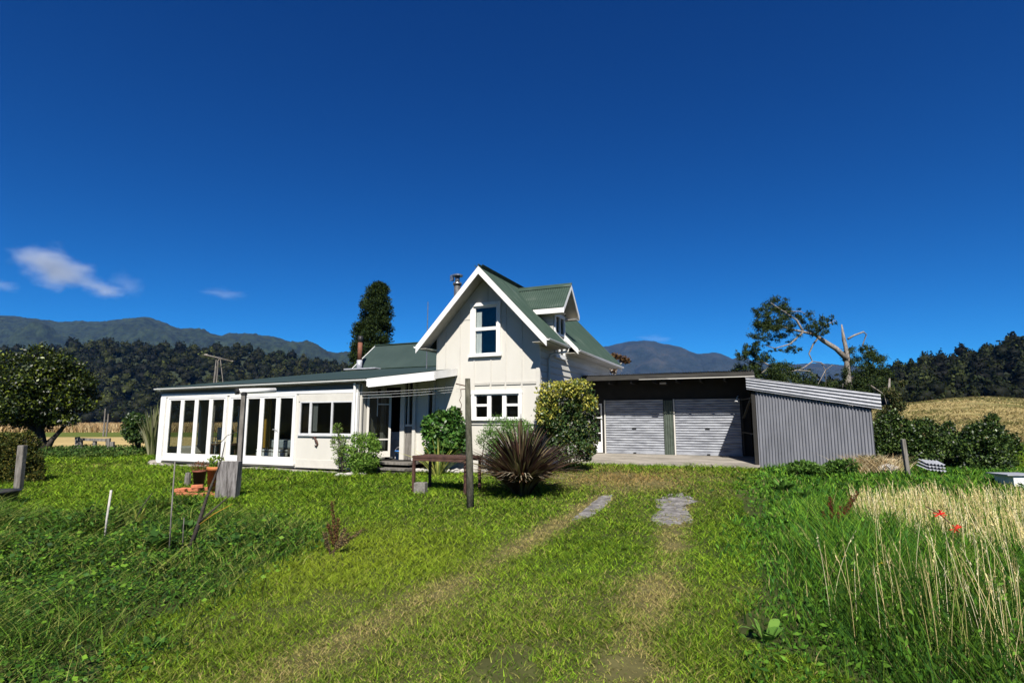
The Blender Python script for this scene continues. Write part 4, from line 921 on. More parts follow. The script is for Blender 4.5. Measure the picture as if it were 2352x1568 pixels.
pl([(430,1275),(452,1210),(472,1140),(490,1090),(500,1060),(508,1015)], M['barkd'], 'stalk', [.030,.026,.018,.012,.008,.005])
pl([(508,1015),(520,1000),(545,990)], M['barkd'], 'stalk_tip', [.005,.004,.003])
pl([(456,1200),(480,1178),(505,1155),(522,1140)], M['barkd'], 'leaf', [.008,.012,.010,.004]); 
pl([(458,1204),(490,1180),(530,1158)], M['yellow'], 'leaf', [.006,.006,.003]); pl([(433,1265),(447,1225),(458,1198)], mat('yellow_leaf', (.52,.42,.06), (.4,.32,.05), 5), 'leaf', [.005,.009,.004])
# dock plants with brown seed spikes
def spikes(px, py, toplist, label, cols, y_=None):
    x, y, z = P(px, py); t = thing('dock_plant', label, 'plant', (x, y, z)); parts = []; mb = MB()
    for tp in toplist:
        X_, Z_ = ony(*tp, y); v1 = np.array([X_-x, random.uniform(-.08,.08), Z_-z]); v0 = np.array([random.uniform(-.04,.04), 0, 0]); mb.tube([tuple(v0), tuple((v0*.5+v1*.5)+np.array([.01,0,.02])), tuple(v1)], [.006,.005,.003], 5)
        n = 420; s = .25+.75*rng.random(n); C = v0+(v1-v0)*s[:, None]+rng.normal(size=(n,3))*.013
        q = leafquads(C, rdir(n), rdir(n), .018, .014, pick(cols, n)); npmesh('seed_spike', q[0], q[1], M['leaf'], t, q[2])
    mb.build('stem', M['rust'], t)
spikes(1920, 1235, [(1898,1138),(1912,1155),(1935,1165),(1960,1138),(1974,1128),(1888,1175),(1950,1165)], 'reddish brown dock plant with seed spikes left of the straw coloured grass', [(.12,.035,.015),(.17,.05,.02),(.08,.025,.012)])
spikes(768, 1260, [(765,1150),(757,1200),(776,1190)], 'brown dried dock spike on the lawn left of centre', [(.14,.07,.03),(.10,.05,.02)])
spikes(700+60, 1272, [(745,1225),(790,1215),(800,1225),(835,1215)], 'broken brown weed stubble around the dried dock spike', [(.20,.14,.06),(.06,.05,.03)])
for (rx, ry), l in (((2158,1180),'upper red ribbon knot tied among the straw coloured grass'), ((2196,1213),'lower red ribbon knot tied among the straw coloured grass')):
    X_, Y_, Z_ = P(2175, 1285); x_, z_ = ony(rx, ry, Y_); mb = MB(); 
    for i in range(9): a = random.random()*6.28; mb.beam((random.uniform(-.02,.02),0,0), (.07*math.cos(a),random.uniform(-.02,.02),.05*math.sin(a)), .022, .006)
    o = mb.build('ribbon', M['red'], None); o.location = (x_, Y_, z_); tag(o, l, 'ribbon')
X_, Y_, Z_ = P(2175, 1285); mb = MB(); pts = [ony(p, q_, Y_) for p, q_ in ((2128,1163),(2160,1180),(2180,1198),(2200,1216),(2205,1285))]; mb.tube([(a, Y_+.01, b) for a, b in pts], .006, 5); tag(mb.build('wire_stake', M['rust'], None), 'thin rusty wire stake carrying the red ribbons', 'stake')
for i, (fx, fy) in enumerate([(2018,1295),(2026,1293),(1934,1278),(2240,1335),(2318,1175),(2090,1262),(1960,1310),(2250,1200),(1925,1180)]):
    X_, Y_, Z_ = P(fx+4, fy+50); a_, b_ = ony(fx, fy, Y_); t = thing('yellow_flower', 'small yellow dandelion flower above the long green grass on the right', 'flower', (a_, Y_, b_), 0, 'yellow dandelion flowers in the right hand grass')
    n = 26; an = np.linspace(0, 6.28, n); C = np.stack([.009*np.cos(an), .009*np.sin(an), .002+0*an], 1); D = np.stack([np.cos(an), np.sin(an), .4+0*an], 1); v, q, c = leafquads(C, D, np.tile([[0,0,1.]], (n,1)), .022, .008, np.tile([[.75,.55,.01]], (n,1))); npmesh('petals', v, q, M['petal'], t, c)
    mb = MB(); mb.tube([(0,0,0), (.01,0,-(b_-Z_))], .0025, 4); mb.build('stem', M['leafstem'] if 'leafstem' in M else M.setdefault('leafstem', mat('green_stem', (.06,.12,.02), (.04,.09,.015))), t)
# tyre-like dark tub at the left edge
t = at('black_tub', 'black rubber tub half hidden by weeds at the left edge', 'tub', -8, 1158); mb = MB(); mb.lathe((0,0,0), [(0,0),(.26,0),(.33,.22),(.36,.24),(.36,.27),(.31,.26),(.25,.03),(0,.03)], 24); mb.build('tub', M['black'], t, True)
mb = MB(); mb.tube([(.05,-.33,.06),(.12,-.34,.1),(.18,-.32,.06)], .012, 6); mb.build('handle', M['white'], t)
# old gate frame far left
def gx_(p, Y): return ony(p[0], p[1], Y)
Yg = 28.2
t = thing('gate_frame', 'old grey timber rail frame of a broken gate across the left lawn', 'gate', (gx_((213,1040),Yg)[0], Yg, 0)); x0 = t.location.x
for p, nm, w in (((178,1046,178,1003),'post',.17),((186,1050,186,1012),'post',.12),((218,1046,218,1008),'post',.13),((248,1040,249,1006),'post',.18),((258,1040,258,1014),'post',.17)):
    a = gx_(p[:2],Yg); b = gx_(p[2:],Yg); mb = MB(); mb.beam((a[0]-x0,0,-.15),(b[0]-x0,0,b[1]),w,.12); mb.build(nm, M['wood'] , t)
a = gx_((178,1008),Yg); b = gx_((246,1010),Yg); mb = MB(); mb.beam((a[0]-x0,-.08,a[1]),(b[0]-x0,-.08,b[1]),.06,.13); a = gx_((165,1048),Yg); b = gx_((182,1018),Yg); mb.beam((a[0]-x0-.3,-.08,a[1]),(b[0]-x0,-.08,b[1]),.05,.07); mb.build('rail', M['wood'], t)
for (bx, by, tx_, ty_, Y_, l) in ((241,972,242,938,60,'taller bleached dead pole before the dark forest'),(247,972,249,950,60,'shorter bleached dead pole before the dark forest')):
    a = ony(bx,by,Y_); b = ony(tx_,ty_,Y_); mb = MB(); mb.tube([(0,0,-a[1]),(b[0]-a[0],0,b[1])], [.09,.06], 6); o = mb.build('dead_pole', M['wood'], None); o.location = (a[0],Y_,0); tag(o, l, 'pole')
# corrugated iron, white tub, planks at the right
t = at('corrugated_sheet', 'pile of bent galvanised corrugated sheets below the right hedge', 'metal sheets', 2146, 1094); z = t.location.z
for i in range(3):
    corrug('sheet', M['galv'], t, -.20+i*.03, .24+i*.02, lambda s, i=i: (s, -.1+.05*i, .14+.07*i-.1*s), lambda s, i=i: (s+.02, .3, .22+.07*i-.1*s), amp=.016, pitch=.08)
t = at('storage_box', 'white box with a loose metal sheet on top standing at the right edge', 'box', 2345, 1118); mb = MB(); 
for pr in ([(-.3,-.2,.0),(.3,-.2,.0),(.32,-.22,.26),(-.32,-.22,.26)],[(.3,-.2,0),(.3,.2,0),(.32,.22,.26),(.32,-.22,.26)],[(-.3,.2,0),(-.3,-.2,0),(-.32,-.22,.26),(-.32,.22,.26)],[(-.3,.2,0),(.3,.2,0),(.32,.22,.26),(-.32,.22,.26)],[(-.28,-.18,.05),(.28,-.18,.05),(.28,.18,.05),(-.28,.18,.05)]): mb.quad(*pr)
b_ = mb.build('box_body', M['white'], t); s = b_.modifiers.new('solid','SOLIDIFY'); s.thickness = .02; mb = MB(); mb.box(-.46,.2,-.26,.26,.265,.285); mb.build('lid', M['galv'], t)
t = at('firewood_plank', 'pale sawn plank lying behind the shed corner', 'plank', 2030, 1078); mb = MB(); mb.box(-.30,.30,-.08,.08,.22,.27); mb.build('plank', mat('pale_timber', (.55,.45,.28), (.42,.33,.2), 4, .8), t, bevel=.01)
o = MB().rock((0,0,0), .24, (1.2,.8,.45), 77).build('white_rock', M['stone'], None, True); x,y,z = P(2040,1088); o.location = (x,y,z+.12); tag(o, 'low whitish rock in the grass right of the shed', 'rock')
# aerials
Y_ = 34; a = ony(487, 885, Y_); t = thing('tv_aerial', 'old television aerial on a pair of timber poles behind the sunroom', 'aerial', (a[0], Y_, 0))
z1 = ony(487,830,Y_)[1]; k = Y_/1313
mb = MB(); mb.tube([(-.06,0,-.1),(.16,0,z1+.1)], .05, 6); mb.tube([(.26,0,-.1),(.26,0,z1)], .04, 6); mb.build('pole', M['wood'], t)
zt = ony(500,820,Y_)[1]; mb = MB(); mb.tube([(-18*k*1.0,0,zt+.12),(45*k,0,zt-.25)], .035, 6); [mb.beam((x_,-.5,zt-.0-.28*x_/1.2*.8),(x_,.5,zt-.0-.28*x_/1.2*.8),.03,.02) for x_ in (-.4,-.1,.2,.5,.8,1.05)]; mb.rock((-18*k,0,zt+.12),.13); mb.build('antenna_bars', M['bark'], t)
mb = MB(); mb.tube([(14*k,0,zt),(34*k,0,2.6)], .022, 5); mb.tube([(.2,0,zt-.3),(14*k,0,zt-.05)], .03, 5); mb.build('stay', M['bark'], t)
u_, z_ = onv(983,693,8); t = bthing('whip_aerial', 'thin upright whip aerial rising behind the green wing roof', 'aerial', u_, 8, 3.9); mb = MB(); mb.tube([(0,0,0),(0,0,z_-3.9)], [.03,.018], 6); mb.build('rod', M['steel'], t)

# ================================================================== SHRUBS
def shrub(name, label, cat, bx, by, lumps_px, n, L, W, cols, m, depth=1.0, group=None, flat=.5, inner=.45, updown=0., base=None, stems=5, trunkm='barkd', smult=1.0):
    """lumps_px: (px, py, rx_px, ry_px) measured at the plant's distance"""
    x, y, z = base or P(bx, by); t = thing(name, label, cat, (x, y, z), 0, group); k = y/1313; lm = []
    for (a, b, rx, ry) in lumps_px:
        X_, Z_ = ony(a, b, y); lm.append((X_-x, random.uniform(-.25,.25)*rx*k, Z_-z, rx*k, rx*k*.85*depth, ry*k))
    big = list(lm)
    for (cx, cy, cz, rx, ry, rz) in big:
        for _ in range(7):
            d = Vector((random.gauss(0,1), random.gauss(0,1), random.gauss(0,.9))).normalized(); s_ = random.uniform(.22,.38); lm.append((cx+d.x*rx*.85, cy+d.y*ry*.85, cz+d.z*rz*.85, rx*s_, ry*s_, rz*s_))
    foliage('foliage', lm, n, L, W, cols, m, t, flat, inner, updown, floor=.01)
    mb = MB()
    for i in range(stems):
        g = big[i % len(big)]; e = (g[0]+random.uniform(-.5,.5)*g[3], g[1]+random.uniform(-.4,.4)*g[4], g[2]+random.uniform(-.2,.5)*g[5]); b0 = (random.uniform(-.08,.08)*smult, random.uniform(-.08,.08), -.05)
        mb.tube([b0, ((b0[0]+e[0])/2+random.uniform(-.05,.05), (b0[1]+e[1])/2, e[2]*.5), e], [.025*smult,.018*smult,.008*smult], 6)
    mb.build('stems', M[trunkm], t, True); return t
DG = [(.020,.045,.010),(.030,.065,.012),(.045,.09,.016),(.015,.032,.008)]
BG = [(.09,.18,.02),(.13,.24,.03),(.06,.13,.018),(.18,.28,.05)]
gb = lambda v, u: (*uv2w(u, v), float(gz(*uv2w(u, v))))
shrub('porch_bush', 'bright green rounded bush in front of the porch return wall', 'bush', 838, 1090, [(835,1040,42,46),(830,1065,40,25),(845,1015,25,22)], 6500, .075, .028, BG, M['leaf'], updown=.3)
shrub('porch_bush', 'thin sparse pale green shrub left of the rounded porch bush', 'bush', 787, 1090, [(780,1020,20,22),(787,1048,22,26),(775,985,12,14)], 1500, .07, .024, [(.10,.17,.03),(.16,.22,.05),(.07,.12,.02)], M['leaf'], updown=.3, stems=9)
shrub('broadleaf_bush', 'glossy deep green broad leaved bush at the left corner of the gable', 'bush', 1015, 1060, [(1010,985,38,38),(1018,1025,42,30),(1040,960,24,26),(990,975,20,22),(1050,1000,24,40)], 4200, .13, .075, [(.035,.10,.014),(.055,.14,.02),(.025,.07,.012),(.09,.17,.03)], M['leafgloss'], base=gb(.35,-2.75), updown=.1)
shrub('window_bush', 'feathery light green bush below the lower gable window', 'bush', 1165, 1060, [(1150,985,40,34),(1190,990,38,32),(1125,1010,30,30),(1215,1005,24,26),(1170,1030,50,30)], 9500, .075, .016, [(.09,.19,.035),(.06,.13,.025),(.14,.24,.06)], M['leaf'], base=gb(.3,-1.1), updown=.5)
t = shrub('variegated_bush', 'large rounded bush with yellow variegated leaves at the right gable corner', 'bush', 1300, 1060, [(1290,925,52,42),(1330,910,36,34),(1300,975,62,45),(1345,965,30,45),(1270,960,42,45),(1310,1025,52,36),(1345,1020,28,40)], 15000, .085, .042, [(.028,.060,.015),(.045,.085,.022),(.012,.028,.008),(.11,.12,.022),(.06,.11,.03)], M['leafgloss'], base=gb(.6,.55), updown=.1, flat=.8)
x, y, z = t.location; k = y/1313
lm = []
for a, b, rx, ry in ((1270,895,42,20),(1320,885,40,14),(1255,930,26,40),(1240,950,12,26),(1350,925,20,20),(1300,900,45,18)): X_, Z_ = ony(a, b, y); lm.append((X_-x, -.35, Z_-z, rx*k, .35, ry*k))
foliage('yellow_leaves', lm, 2600, .075, .042, [(.34,.31,.035),(.22,.23,.03),(.42,.39,.09),(.08,.12,.02)], M['leafgloss'], t, .8, .6)
def flax(name, label, bx, by, n, Lm, W, cols, spread=.9, bend=.35, base=None, dead=0, cat='flax', group=None):
    x, y, z = base or P(bx, by); t = thing(name, label, cat, (x, y, z), 0, group)
    a = rng.random(n)*2*np.pi; r = rng.random(n)**.7; tilt = r*spread; b = np.stack([np.cos(a)*.16*r, np.sin(a)*.16*r, 0*a-.02], 1)
    ln = np.stack([np.cos(a), np.sin(a)], 1)*tilt[:, None]*1.6; L = Lm*(.65+.45*rng.random(n))*(1-.32*tilt)
    s = np.stack([-np.sin(a)+rng.normal(size=n)*.5, np.cos(a)+rng.normal(size=n)*.5, rng.normal(size=n)*.2], 1); s = unit(s)
    v, q, c = strips(b, ln, L, W*(.7+.6*rng.random(n)), bend, 7, .12+.30*tilt, 3.0, pick(cols, n, .3), s); parts = [(v, q, c)]
    npmesh('leaves', v, q, M['leafgloss'], t, c)
    if dead:
        a = rng.random(dead)*2*np.pi; b = np.stack([np.cos(a)*.15, np.sin(a)*.15, 0*a+.05], 1)
        v, q, c = strips(b, np.stack([np.cos(a), np.sin(a)], 1)*1.2, Lm*(.35+.35*rng.random(dead)), W*.7, .5, 6, .62, 3, pick([(.40,.33,.22),(.26,.17,.10),(.14,.06,.03),(.48,.42,.30)], dead, .2)); npmesh('dead_leaves', v, q, M['leaf'], t, c)
    return t
flax('red_flax', 'big bronze red flax clump with pale dead blades beside the mossy post', 1198, 1135, 620, 1.90, .060, [(.052,.026,.020),(.080,.042,.028),(.024,.014,.012),(.11,.080,.04),(.15,.14,.055),(.036,.017,.014)], .98, .34, dead=260)
flax('striped_flax', 'small yellow striped flax between the broad leaved bush and the mossy post', 1045, 1055, 60, 1.25, .04, [(.25,.27,.05),(.10,.15,.03),(.35,.34,.10)], .8, .5, base=gb(-.1,-2.2))
flax('green_flax', 'tall grey green flax clump beside the left wall of the sunroom', 352, 1025, 240, 2.6, .085, [(.12,.14,.05),(.20,.21,.10),(.07,.09,.03),(.28,.27,.16)], .38, .2, base=(*ony(352,1020,26.5)[:1],26.5,.0))
shrub('round_shrub', 'dark glossy round shrub left of the grey green flax', 'bush', 315, 1035, [(312,980,32,30),(318,1000,28,18),(305,965,20,18)], 3600, .16, .075, [(.018,.042,.010),(.03,.06,.012),(.06,.10,.02)], M['leafgloss'], base=(*ony(316,1020,27)[:1],27,.0), stems=8, smult=1.4)
shrub('hedge_bush', 'bronze tipped conical hedge bush behind the leaning grey post at far left', 'bush', 40, 1110, [(30,1050,55,48),(60,1075,34,38),(10,1020,45,30),(-60,1050,70,60),(50,1015,28,24),(20,1090,60,26),(70,1100,30,20)], 30000, .06, .028, [(.05,.07,.012),(.09,.09,.015),(.030,.045,.010),(.13,.11,.02),(.02,.03,.008)], M['leaf'], base=(-12.9,15.3,0), updown=.3)
for i, (a, b, rx, ry, Y_) in enumerate(((2045,1003,44,58,16.4),(2122,1006,44,52,15.3),(2198,1022,38,46,15.6),(2268,1012,62,62,14.4))):
    lab = ['dark green hedge shrub at the right corner of the grey shed','dark green hedge shrub behind the corrugated sheets','dark green hedge shrub between the sheets and the right end bush','rounded hedge shrub at the right end of the hedge row'][i]
    X_ = ony(a, 1060, Y_)[0]
    shrub('hedge_shrub', lab, 'shrub', a, 1070, [(a,b+4,rx*.66,ry*.72),(a-30,b-12,22,26),(a+30,b-18+12*(i % 2),20,30),(a,b+35,rx*.95,34),(a+8,b-46+16*(i % 3),15,18),(a-18,b-40+10*(i % 2),13,16),(a+rx,b+10,18,26),(a-rx*.9,b+20,20,24),(a-10,b+55,rx*.9,24)], 11000, .075, .040, [(.016,.038,.007),(.036,.070,.012),(.007,.018,.004),(.09,.14,.03)], M['leafgloss'], base=(X_, Y_, float(gz(X_, Y_))), group='hedge shrubs on the right')
t = None
for i, (a, b) in enumerate(((1850,1075),(1935,1070),(2005,1065))):
    X_, Y_, Z_ = P(a, b+20)
    shrub('dock_clump', ['leafy dock weeds against the left of the grey shed wall','leafy dock weeds against the middle of the grey shed wall','brownish weeds at the right end of the grey shed wall'][i], 'weeds', a, b, [(a,b-2,34,14),(a-20,b+6,20,12),(a+20,b+4,22,14)], 900, .12, .045, [(.06,.13,.02),(.10,.18,.03),(.04,.09,.015)] if i < 2 else [(.10,.09,.03),(.18,.14,.06),(.05,.07,.02)], M['leaf'], base=(X_, Y_, Z_), updown=.5, stems=3)
X_, Y_, Z_ = P(2045, 1092); n = 900; a = rng.random(n)*6.28
v, q, c = strips(np.stack([X_+rng.normal(size=n)*.32, Y_+.5+rng.normal(size=n)*.25, np.full(n, Z_)], 1), np.stack([np.cos(a), np.sin(a)], 1)*.8, .35+.4*rng.random(n), .012, .5, 3, .35, 2, pick([(.50,.40,.22),(.35,.22,.10),(.6,.52,.33)], n, .2)); tag(npmesh('dead_grass', v, q, M['grass'], None, c), 'pale dead grass and stalks heaped right of the shed', 'dead grass', kind='stuff')
def rosette(label, px, py, n, L, W, cols, up=.9, cat='plant', name='broadleaf_weed', base=None):
    x, y, z = base or P(px, py); t = thing(name, label, cat, (x, y, z)); a = rng.random(n)*6.28; r = .02+.03*rng.random(n); sd = np.stack([-np.sin(a), np.cos(a), rng.normal(size=n)*.25], 1)
    vs = []; segs = 6; Ls = L*(.6+.5*rng.random(n)); tilt = .35+.9*rng.random(n)
    for k_ in range(segs+1):
        q_ = k_/segs; p = np.stack([np.cos(a)*(r+Ls*tilt*.55*q_), np.sin(a)*(r+Ls*tilt*.55*q_), Ls*(up*q_-(.25+.3*tilt)*q_*q_)], 1); w_ = (W*(math.sin(math.pi*min(1, .06+q_*.94))**.8)/2)*(.7+.5*rng.random(n))[:, None] if k_ not in (0, segs) else np.full((n, 1), .004); vs += [p-sd*w_, p+sd*w_]
    v = np.stack(vs, 1).reshape(-1, 3); nv = 2*(segs+1); o_ = (np.arange(n)*nv)[:, None]; q = np.concatenate([o_+np.array([[2*k_, 2*k_+1, 2*k_+3, 2*k_+2]]) for k_ in range(segs)], 1).reshape(-1, 4)
    npmesh('leaves', v, q, M['leaf'], t, np.repeat(pick(cols, n, .3), nv, 0), True); return t
RC = [(.045,.11,.02),(.07,.15,.03),(.03,.075,.015)]
rosette('broad leaved dock rosette left of the flax stalk base', 360, 1262, 16, .42, .12, RC); rosette('broad leaved dock rosette right of the flax stalk base', 520, 1262, 13, .36, .10, RC); rosette('broad leaved dock rosette behind the tall bamboo stake', 425, 1225, 14, .40, .11, RC); rosette('large lone dock rosette at the edge of the tall right grass', 1765, 1470, 9, .26, .09, [(.09,.19,.03),(.13,.24,.04)]); rosette('low dock rosette at the lower end of the weed edge', 350, 1490, 10, .16, .05, RC)
rosette('dark strap leaved clump right of the short white stick', 318, 1205, 9, .50, .035, [(.03,.05,.012),(.25,.27,.05)], 1.1, name='strap_leaf_plant'); rosette('dark strap leaved clump left of the short white stick', 215, 1212, 8, .48, .035, [(.02,.035,.01),(.04,.06,.015)], 1.1, name='strap_leaf_plant')
rosette('light green leafy weed in front of the grey shed wall', 1800, 1128, 24, .40, .08, [(.10,.20,.03),(.07,.15,.025)], 1.1); rosette('light green leafy weed in the tall grass before the dock spikes', 1850, 1150, 22, .36, .07, [(.09,.18,.03),(.06,.13,.02)], 1.1)
# weeds in front of gate frame and below house
n = 9000; X = ony(0,0,1)[0]*0+rng.uniform(-19.5,-13.5,n)*1.25; Y = rng.uniform(24.5,29.5,n); k = ~infoot(X, Y); X, Y = X[k], Y[k]; n = len(X); dens = fbm(X*.8,Y*.8,3)
C = np.stack([X, Y, .05+.55*dens*rng.random(n)], 1); v, q, c = leafquads(C, unit(rdir(n)+np.array([0,0,.4])), rdir(n), .13, .06, pick([(.04,.09,.015),(.06,.12,.02),(.025,.055,.01),(.10,.14,.03)], n)); tag(npmesh('rough_growth', v, q, M['leaf'], None, c), 'rough green growth round the broken gate frame', 'weeds', kind='stuff')

# ================================================================== TREES
def tree(name, label, base, trunk, lumps, n, L, W, cols, m, bark, inner=.4, updown=0., flat=.5, group=None):
    t = thing(name, label, 'tree', base, 0, group); mb = MB()
    for pts, r in trunk: mb.tube(pts, r, 8, wob=.15)
    mb.build('trunk', bark, t, True); foliage('crown', lumps, n, L, W, cols, m, t, flat, inner, updown); return t
Y_ = 28.0; k = Y_/1313; bx = ony(105,1030,Y_)[0]
def rel(a, b, dy=0.): X_, Z_ = ony(a, b, Y_+dy); return (X_-bx, dy, Z_)
lm = [(*rel(95,900)[:1],0,rel(95,900)[2],95*k,95*k,85*k)]
lm2 = ellip_lumps((lm[0][0], 0, lm[0][2]), (122*k, 105*k, 104*k), 44, .30, 5, -.75)
for a, b, r in ((30,830,30),(90,815,34),(150,835,30),(190,880,26),(200,930,20),(-40,860,50),(-90,900,60),(60,960,40),(0,940,50),(150,960,26),(185,965,16)): q_ = rel(a, b); lm2.append((q_[0], random.uniform(-.6,.6), q_[2], r*k, r*k, r*k*.8))
limbs = [([(0,0,-.1), rel(95,1000), rel(90,970), rel(80,900)], [.20,.16,.13,.06]), ([(0,0,.1), rel(120,1010), rel(150,975), rel(175,930)], [.15,.11,.08,.03]), ([rel(110,1015,.1), rel(140,990,.3), rel(160,960,.5)], [.10,.07,.03]), ([rel(98,1005), rel(60,970), rel(20,900)], [.15,.1,.04]), ([rel(92,980), rel(110,920), rel(130,860)], [.1,.07,.03])]
tree('garden_tree', 'broad rounded glossy leaved tree with dark forking trunk at the far left', (bx, Y_, 0), limbs, lm2, 46000, .15, .08, [(.008,.017,.003),(.016,.030,.004),(.004,.009,.002),(.012,.022,.004),(.11,.14,.012),(.04,.06,.006)], M['leafgloss'], M['barkd'], .45, flat=.9)
# dark columnar conifer
Y_ = 40.; k = Y_/1313; bx = ony(853,850,Y_)[0]; lm = []
CLf = lambda y_: np.interp(y_, [650,662,700,760,830,900], [866,846,828,812,804,803]); CRt = lambda y_: np.interp(y_, [650,665,720,830,900], [878,892,899,902,903])
for j in range(230):
    yy = 655+215*random.random(); a = random.random()*6.28; l_, r_ = float(CLf(yy)), float(CRt(yy)); hw = (r_-l_)/2+3; rr = max(hw-8, 0)*random.random()**.35
    q_ = ony((l_+r_)/2+rr*math.cos(a), yy, Y_); lm.append((q_[0]-bx, rr*math.sin(a)*k, q_[1], 14*k, 14*k, 13*k))
for j in range(14): lm.append((random.uniform(-1,1)*1.0, random.uniform(-1,1), 2+j*.25, .8, .8, .7))
tree('conifer', 'dark dense columnar conifer standing behind the green wing roof', (bx, Y_, 0), [([(0,0,-.2),(0,0,4),(0.05,0,10.5)], [.3,.25,.04])], lm, 56000, .15, .065, [(.014,.027,.006),(.008,.018,.004),(.036,.056,.009),(.012,.025,.007)], M['needle'], M['barkd'], .3, updown=.5)
# broken, half dead tree behind the shed
Y_ = 33.; k = Y_/1313; bx = ony(1945,960,Y_)[0]
def rel(a, b, dy=0.): X_, Z_ = ony(a, b, Y_+dy); return (X_-bx, dy, Z_)
t = thing('storm_broken_tree', 'half dead broken tree with bare spike and arching limbs behind the shed', 'tree', (bx, Y_, .3)); off = .3
def R2(*p, dy=0.): q_ = rel(*p, dy); return (q_[0], q_[1], q_[2]-off)
mb = MB(); mb.tube([(0,0,-.4), R2(1950,900), R2(1945,850), R2(1946,812), R2(1938,780), R2(1933,745)], [.24,.19,.17,.13,.10,.03], 10, wob=.2)
mb.tube([R2(1945,825), R2(1920,800), R2(1890,782), R2(1872,768), R2(1845,762), R2(1812,755), R2(1785,745)], [.17,.15,.13,.10,.07,.045,.02], 8, wob=.15); tr = mb.build('trunk', M['bark'], t, True)
BR = [([(1948,778),(1962,770),(1983,762),(1990,768),(1984,784),(1978,800)], .07), ([(1880,775),(1868,790),(1858,812),(1866,830),(1885,832),(1896,850),(1897,900)], .055), ([(1866,830),(1845,845),(1830,850)], .045), ([(1872,768),(1900,745),(1920,735)], .06), ([(1845,762),(1830,735),(1800,715),(1770,695)], .07), ([(1845,762),(1815,790),(1780,800),(1750,790)], .06), ([(1790,860),(1830,850),(1860,852),(1880,870)], .05), ([(1950,845),(1938,870),(1935,890)], .08), ([(1952,870),(1990,860),(2010,880)], .09), ([(1950,905),(2000,880),(2020,870),(2040,905)], .06), ([(2000,885),(2030,905),(2045,960)], .04), ([(1885,832),(1905,845)], .03), ([(1820,900),(1800,860),(1770,840),(1730,820)], .09), ([(1815,905),(1790,905),(1810,940)], .12), ([(1770,840),(1745,860),(1715,850)], .05), ([(1896,850),(1880,880),(1870,905)], .025), ([(1896,850),(1912,838),(1925,842)], .02), ([(1800,715),(1840,715),(1870,735)], .035)]
for pts, r in BR:
    mb = MB(); pp = []; d0 = random.uniform(-.5,.5)
    for i, p in enumerate(pts): pp.append(R2(*p, dy=d0*i/len(pts)))
    mb.tube(pp, [r*(1-.75*i/(len(pts)-1)) for i in range(len(pts))], 6, wob=.2); mb.build('branch', M['bark'], t, True)
mb = MB(); mb.tube([R2(1815,950), R2(1818,905), R2(1815,890)], [.16,.14,.1], 8); mb.build('branch', M['barkd'], t)
CL = [(1712,850,22,16),(1735,862,30,16),(1765,862,34,18),(1795,850,30,14),(1815,878,34,16),(1840,890,30,14),(1725,800,16,14),(1755,815,18,12),(1770,755,26,14),(1800,745,30,14),(1755,715,22,14),(1790,720,26,16),(1770,700,36,12),(1800,712,32,14),(1750,735,20,14),(1785,745,42,16),(1830,730,26,10),(1868,745,20,14),(1880,755,16,14),(1755,775,24,10),(1800,775,30,10),(1905,738,12,10),(1742,800,22,10),(1725,830,26,14),(1740,855,34,14),(1780,845,34,12),(1800,870,34,14),(1830,855,26,10),(1760,878,40,12),(1850,880,26,12),(1715,810,16,10),(1820,800,20,8),(1965,820,24,14),(1985,805,22,14),(2000,830,30,18),(1975,850,30,22),(2010,850,28,18),(1960,875,24,24),(1995,880,36,18),(1925,890,24,10),(1900,885,20,8),(2030,875,18,14),(1950,900,40,16),(2000,905,40,14)]
lm = []
for a, b, rx, ry in CL:
    q_ = R2(a, b, dy=random.uniform(-.9,.9))
    for _ in range(12): r_ = random.uniform(.10,.30); lm.append((q_[0]+random.uniform(-1.05,1.05)*rx*k, q_[1]+random.uniform(-.6,.6), q_[2]+random.uniform(-1.2,1.1)*ry*k, rx*k*r_*1.3, rx*k*r_, ry*k*r_*2.0))
foliage('foliage', lm, 46000, .15, .038, [(.016,.032,.008),(.028,.048,.012),(.008,.018,.005),(.055,.078,.018)], M['needle'], t, .4, -1, updown=-.1)
# bronze leaved small tree behind the cottage on the right
Y_ = 27.; bx = ony(1412,870,Y_)[0]; k = Y_/1313
def rel(a, b, dy=0.): X_, Z_ = ony(a, b, Y_+dy); return (X_-bx, dy, Z_)
tree('bronze_tree', 'small bronze leaved tree top showing between the rear eave and the garage', (bx, Y_, 0), [([(0,0,0), rel(1410,880), rel(1415,845), rel(1440,822)], [.1,.08,.06,.02]), ([rel(1412,860), rel(1395,840)], [.05,.02])], [(*rel(1425,822)[:1],0,rel(1425,822)[2],16*k,.3,8*k),(*rel(1438,828)[:1],0,rel(1438,828)[2],12*k,.3,6*k),(*rel(1410,816)[:1],0,rel(1410,816)[2],10*k,.3,6*k),(*rel(1408,850)[:1],0,rel(1408,850)[2],9*k,.3,8*k)], 420, .15, .08, [(.10,.05,.02),(.05,.03,.015),(.14,.08,.03)], M['leafgloss'], M['bark'], .2)
# scrubby tree between shed end and hedge
Y_ = 24.; bx = ony(2050,1000,Y_)[0]; k = Y_/1313
tree('scrub_tree', 'ragged olive scrub tree just right of the shed roof end', (bx, Y_, .4), [([(0,0,0), (-.1,0,1.5), (.1,0,3)], [.12,.09,.03])], [(*rel(2045,930)[:1], 0, rel(2045,930)[2]-.4, 30*k, .5, 42*k) if False else (ony(a,b,Y_)[0]-bx, random.uniform(-.3,.3), ony(a,b,Y_)[1]-.4, r*k, r*k, r*k*.9) for a, b, r in ((2035,905,16),(2050,930,20),(2030,950,22),(2060,900,14),(2055,965,24),(2020,975,22),(2070,880,9))], 3200, .13, .045, [(.035,.05,.014),(.06,.075,.02),(.09,.08,.03),(.02,.03,.01)], M['needle'], M['bark'], .25)

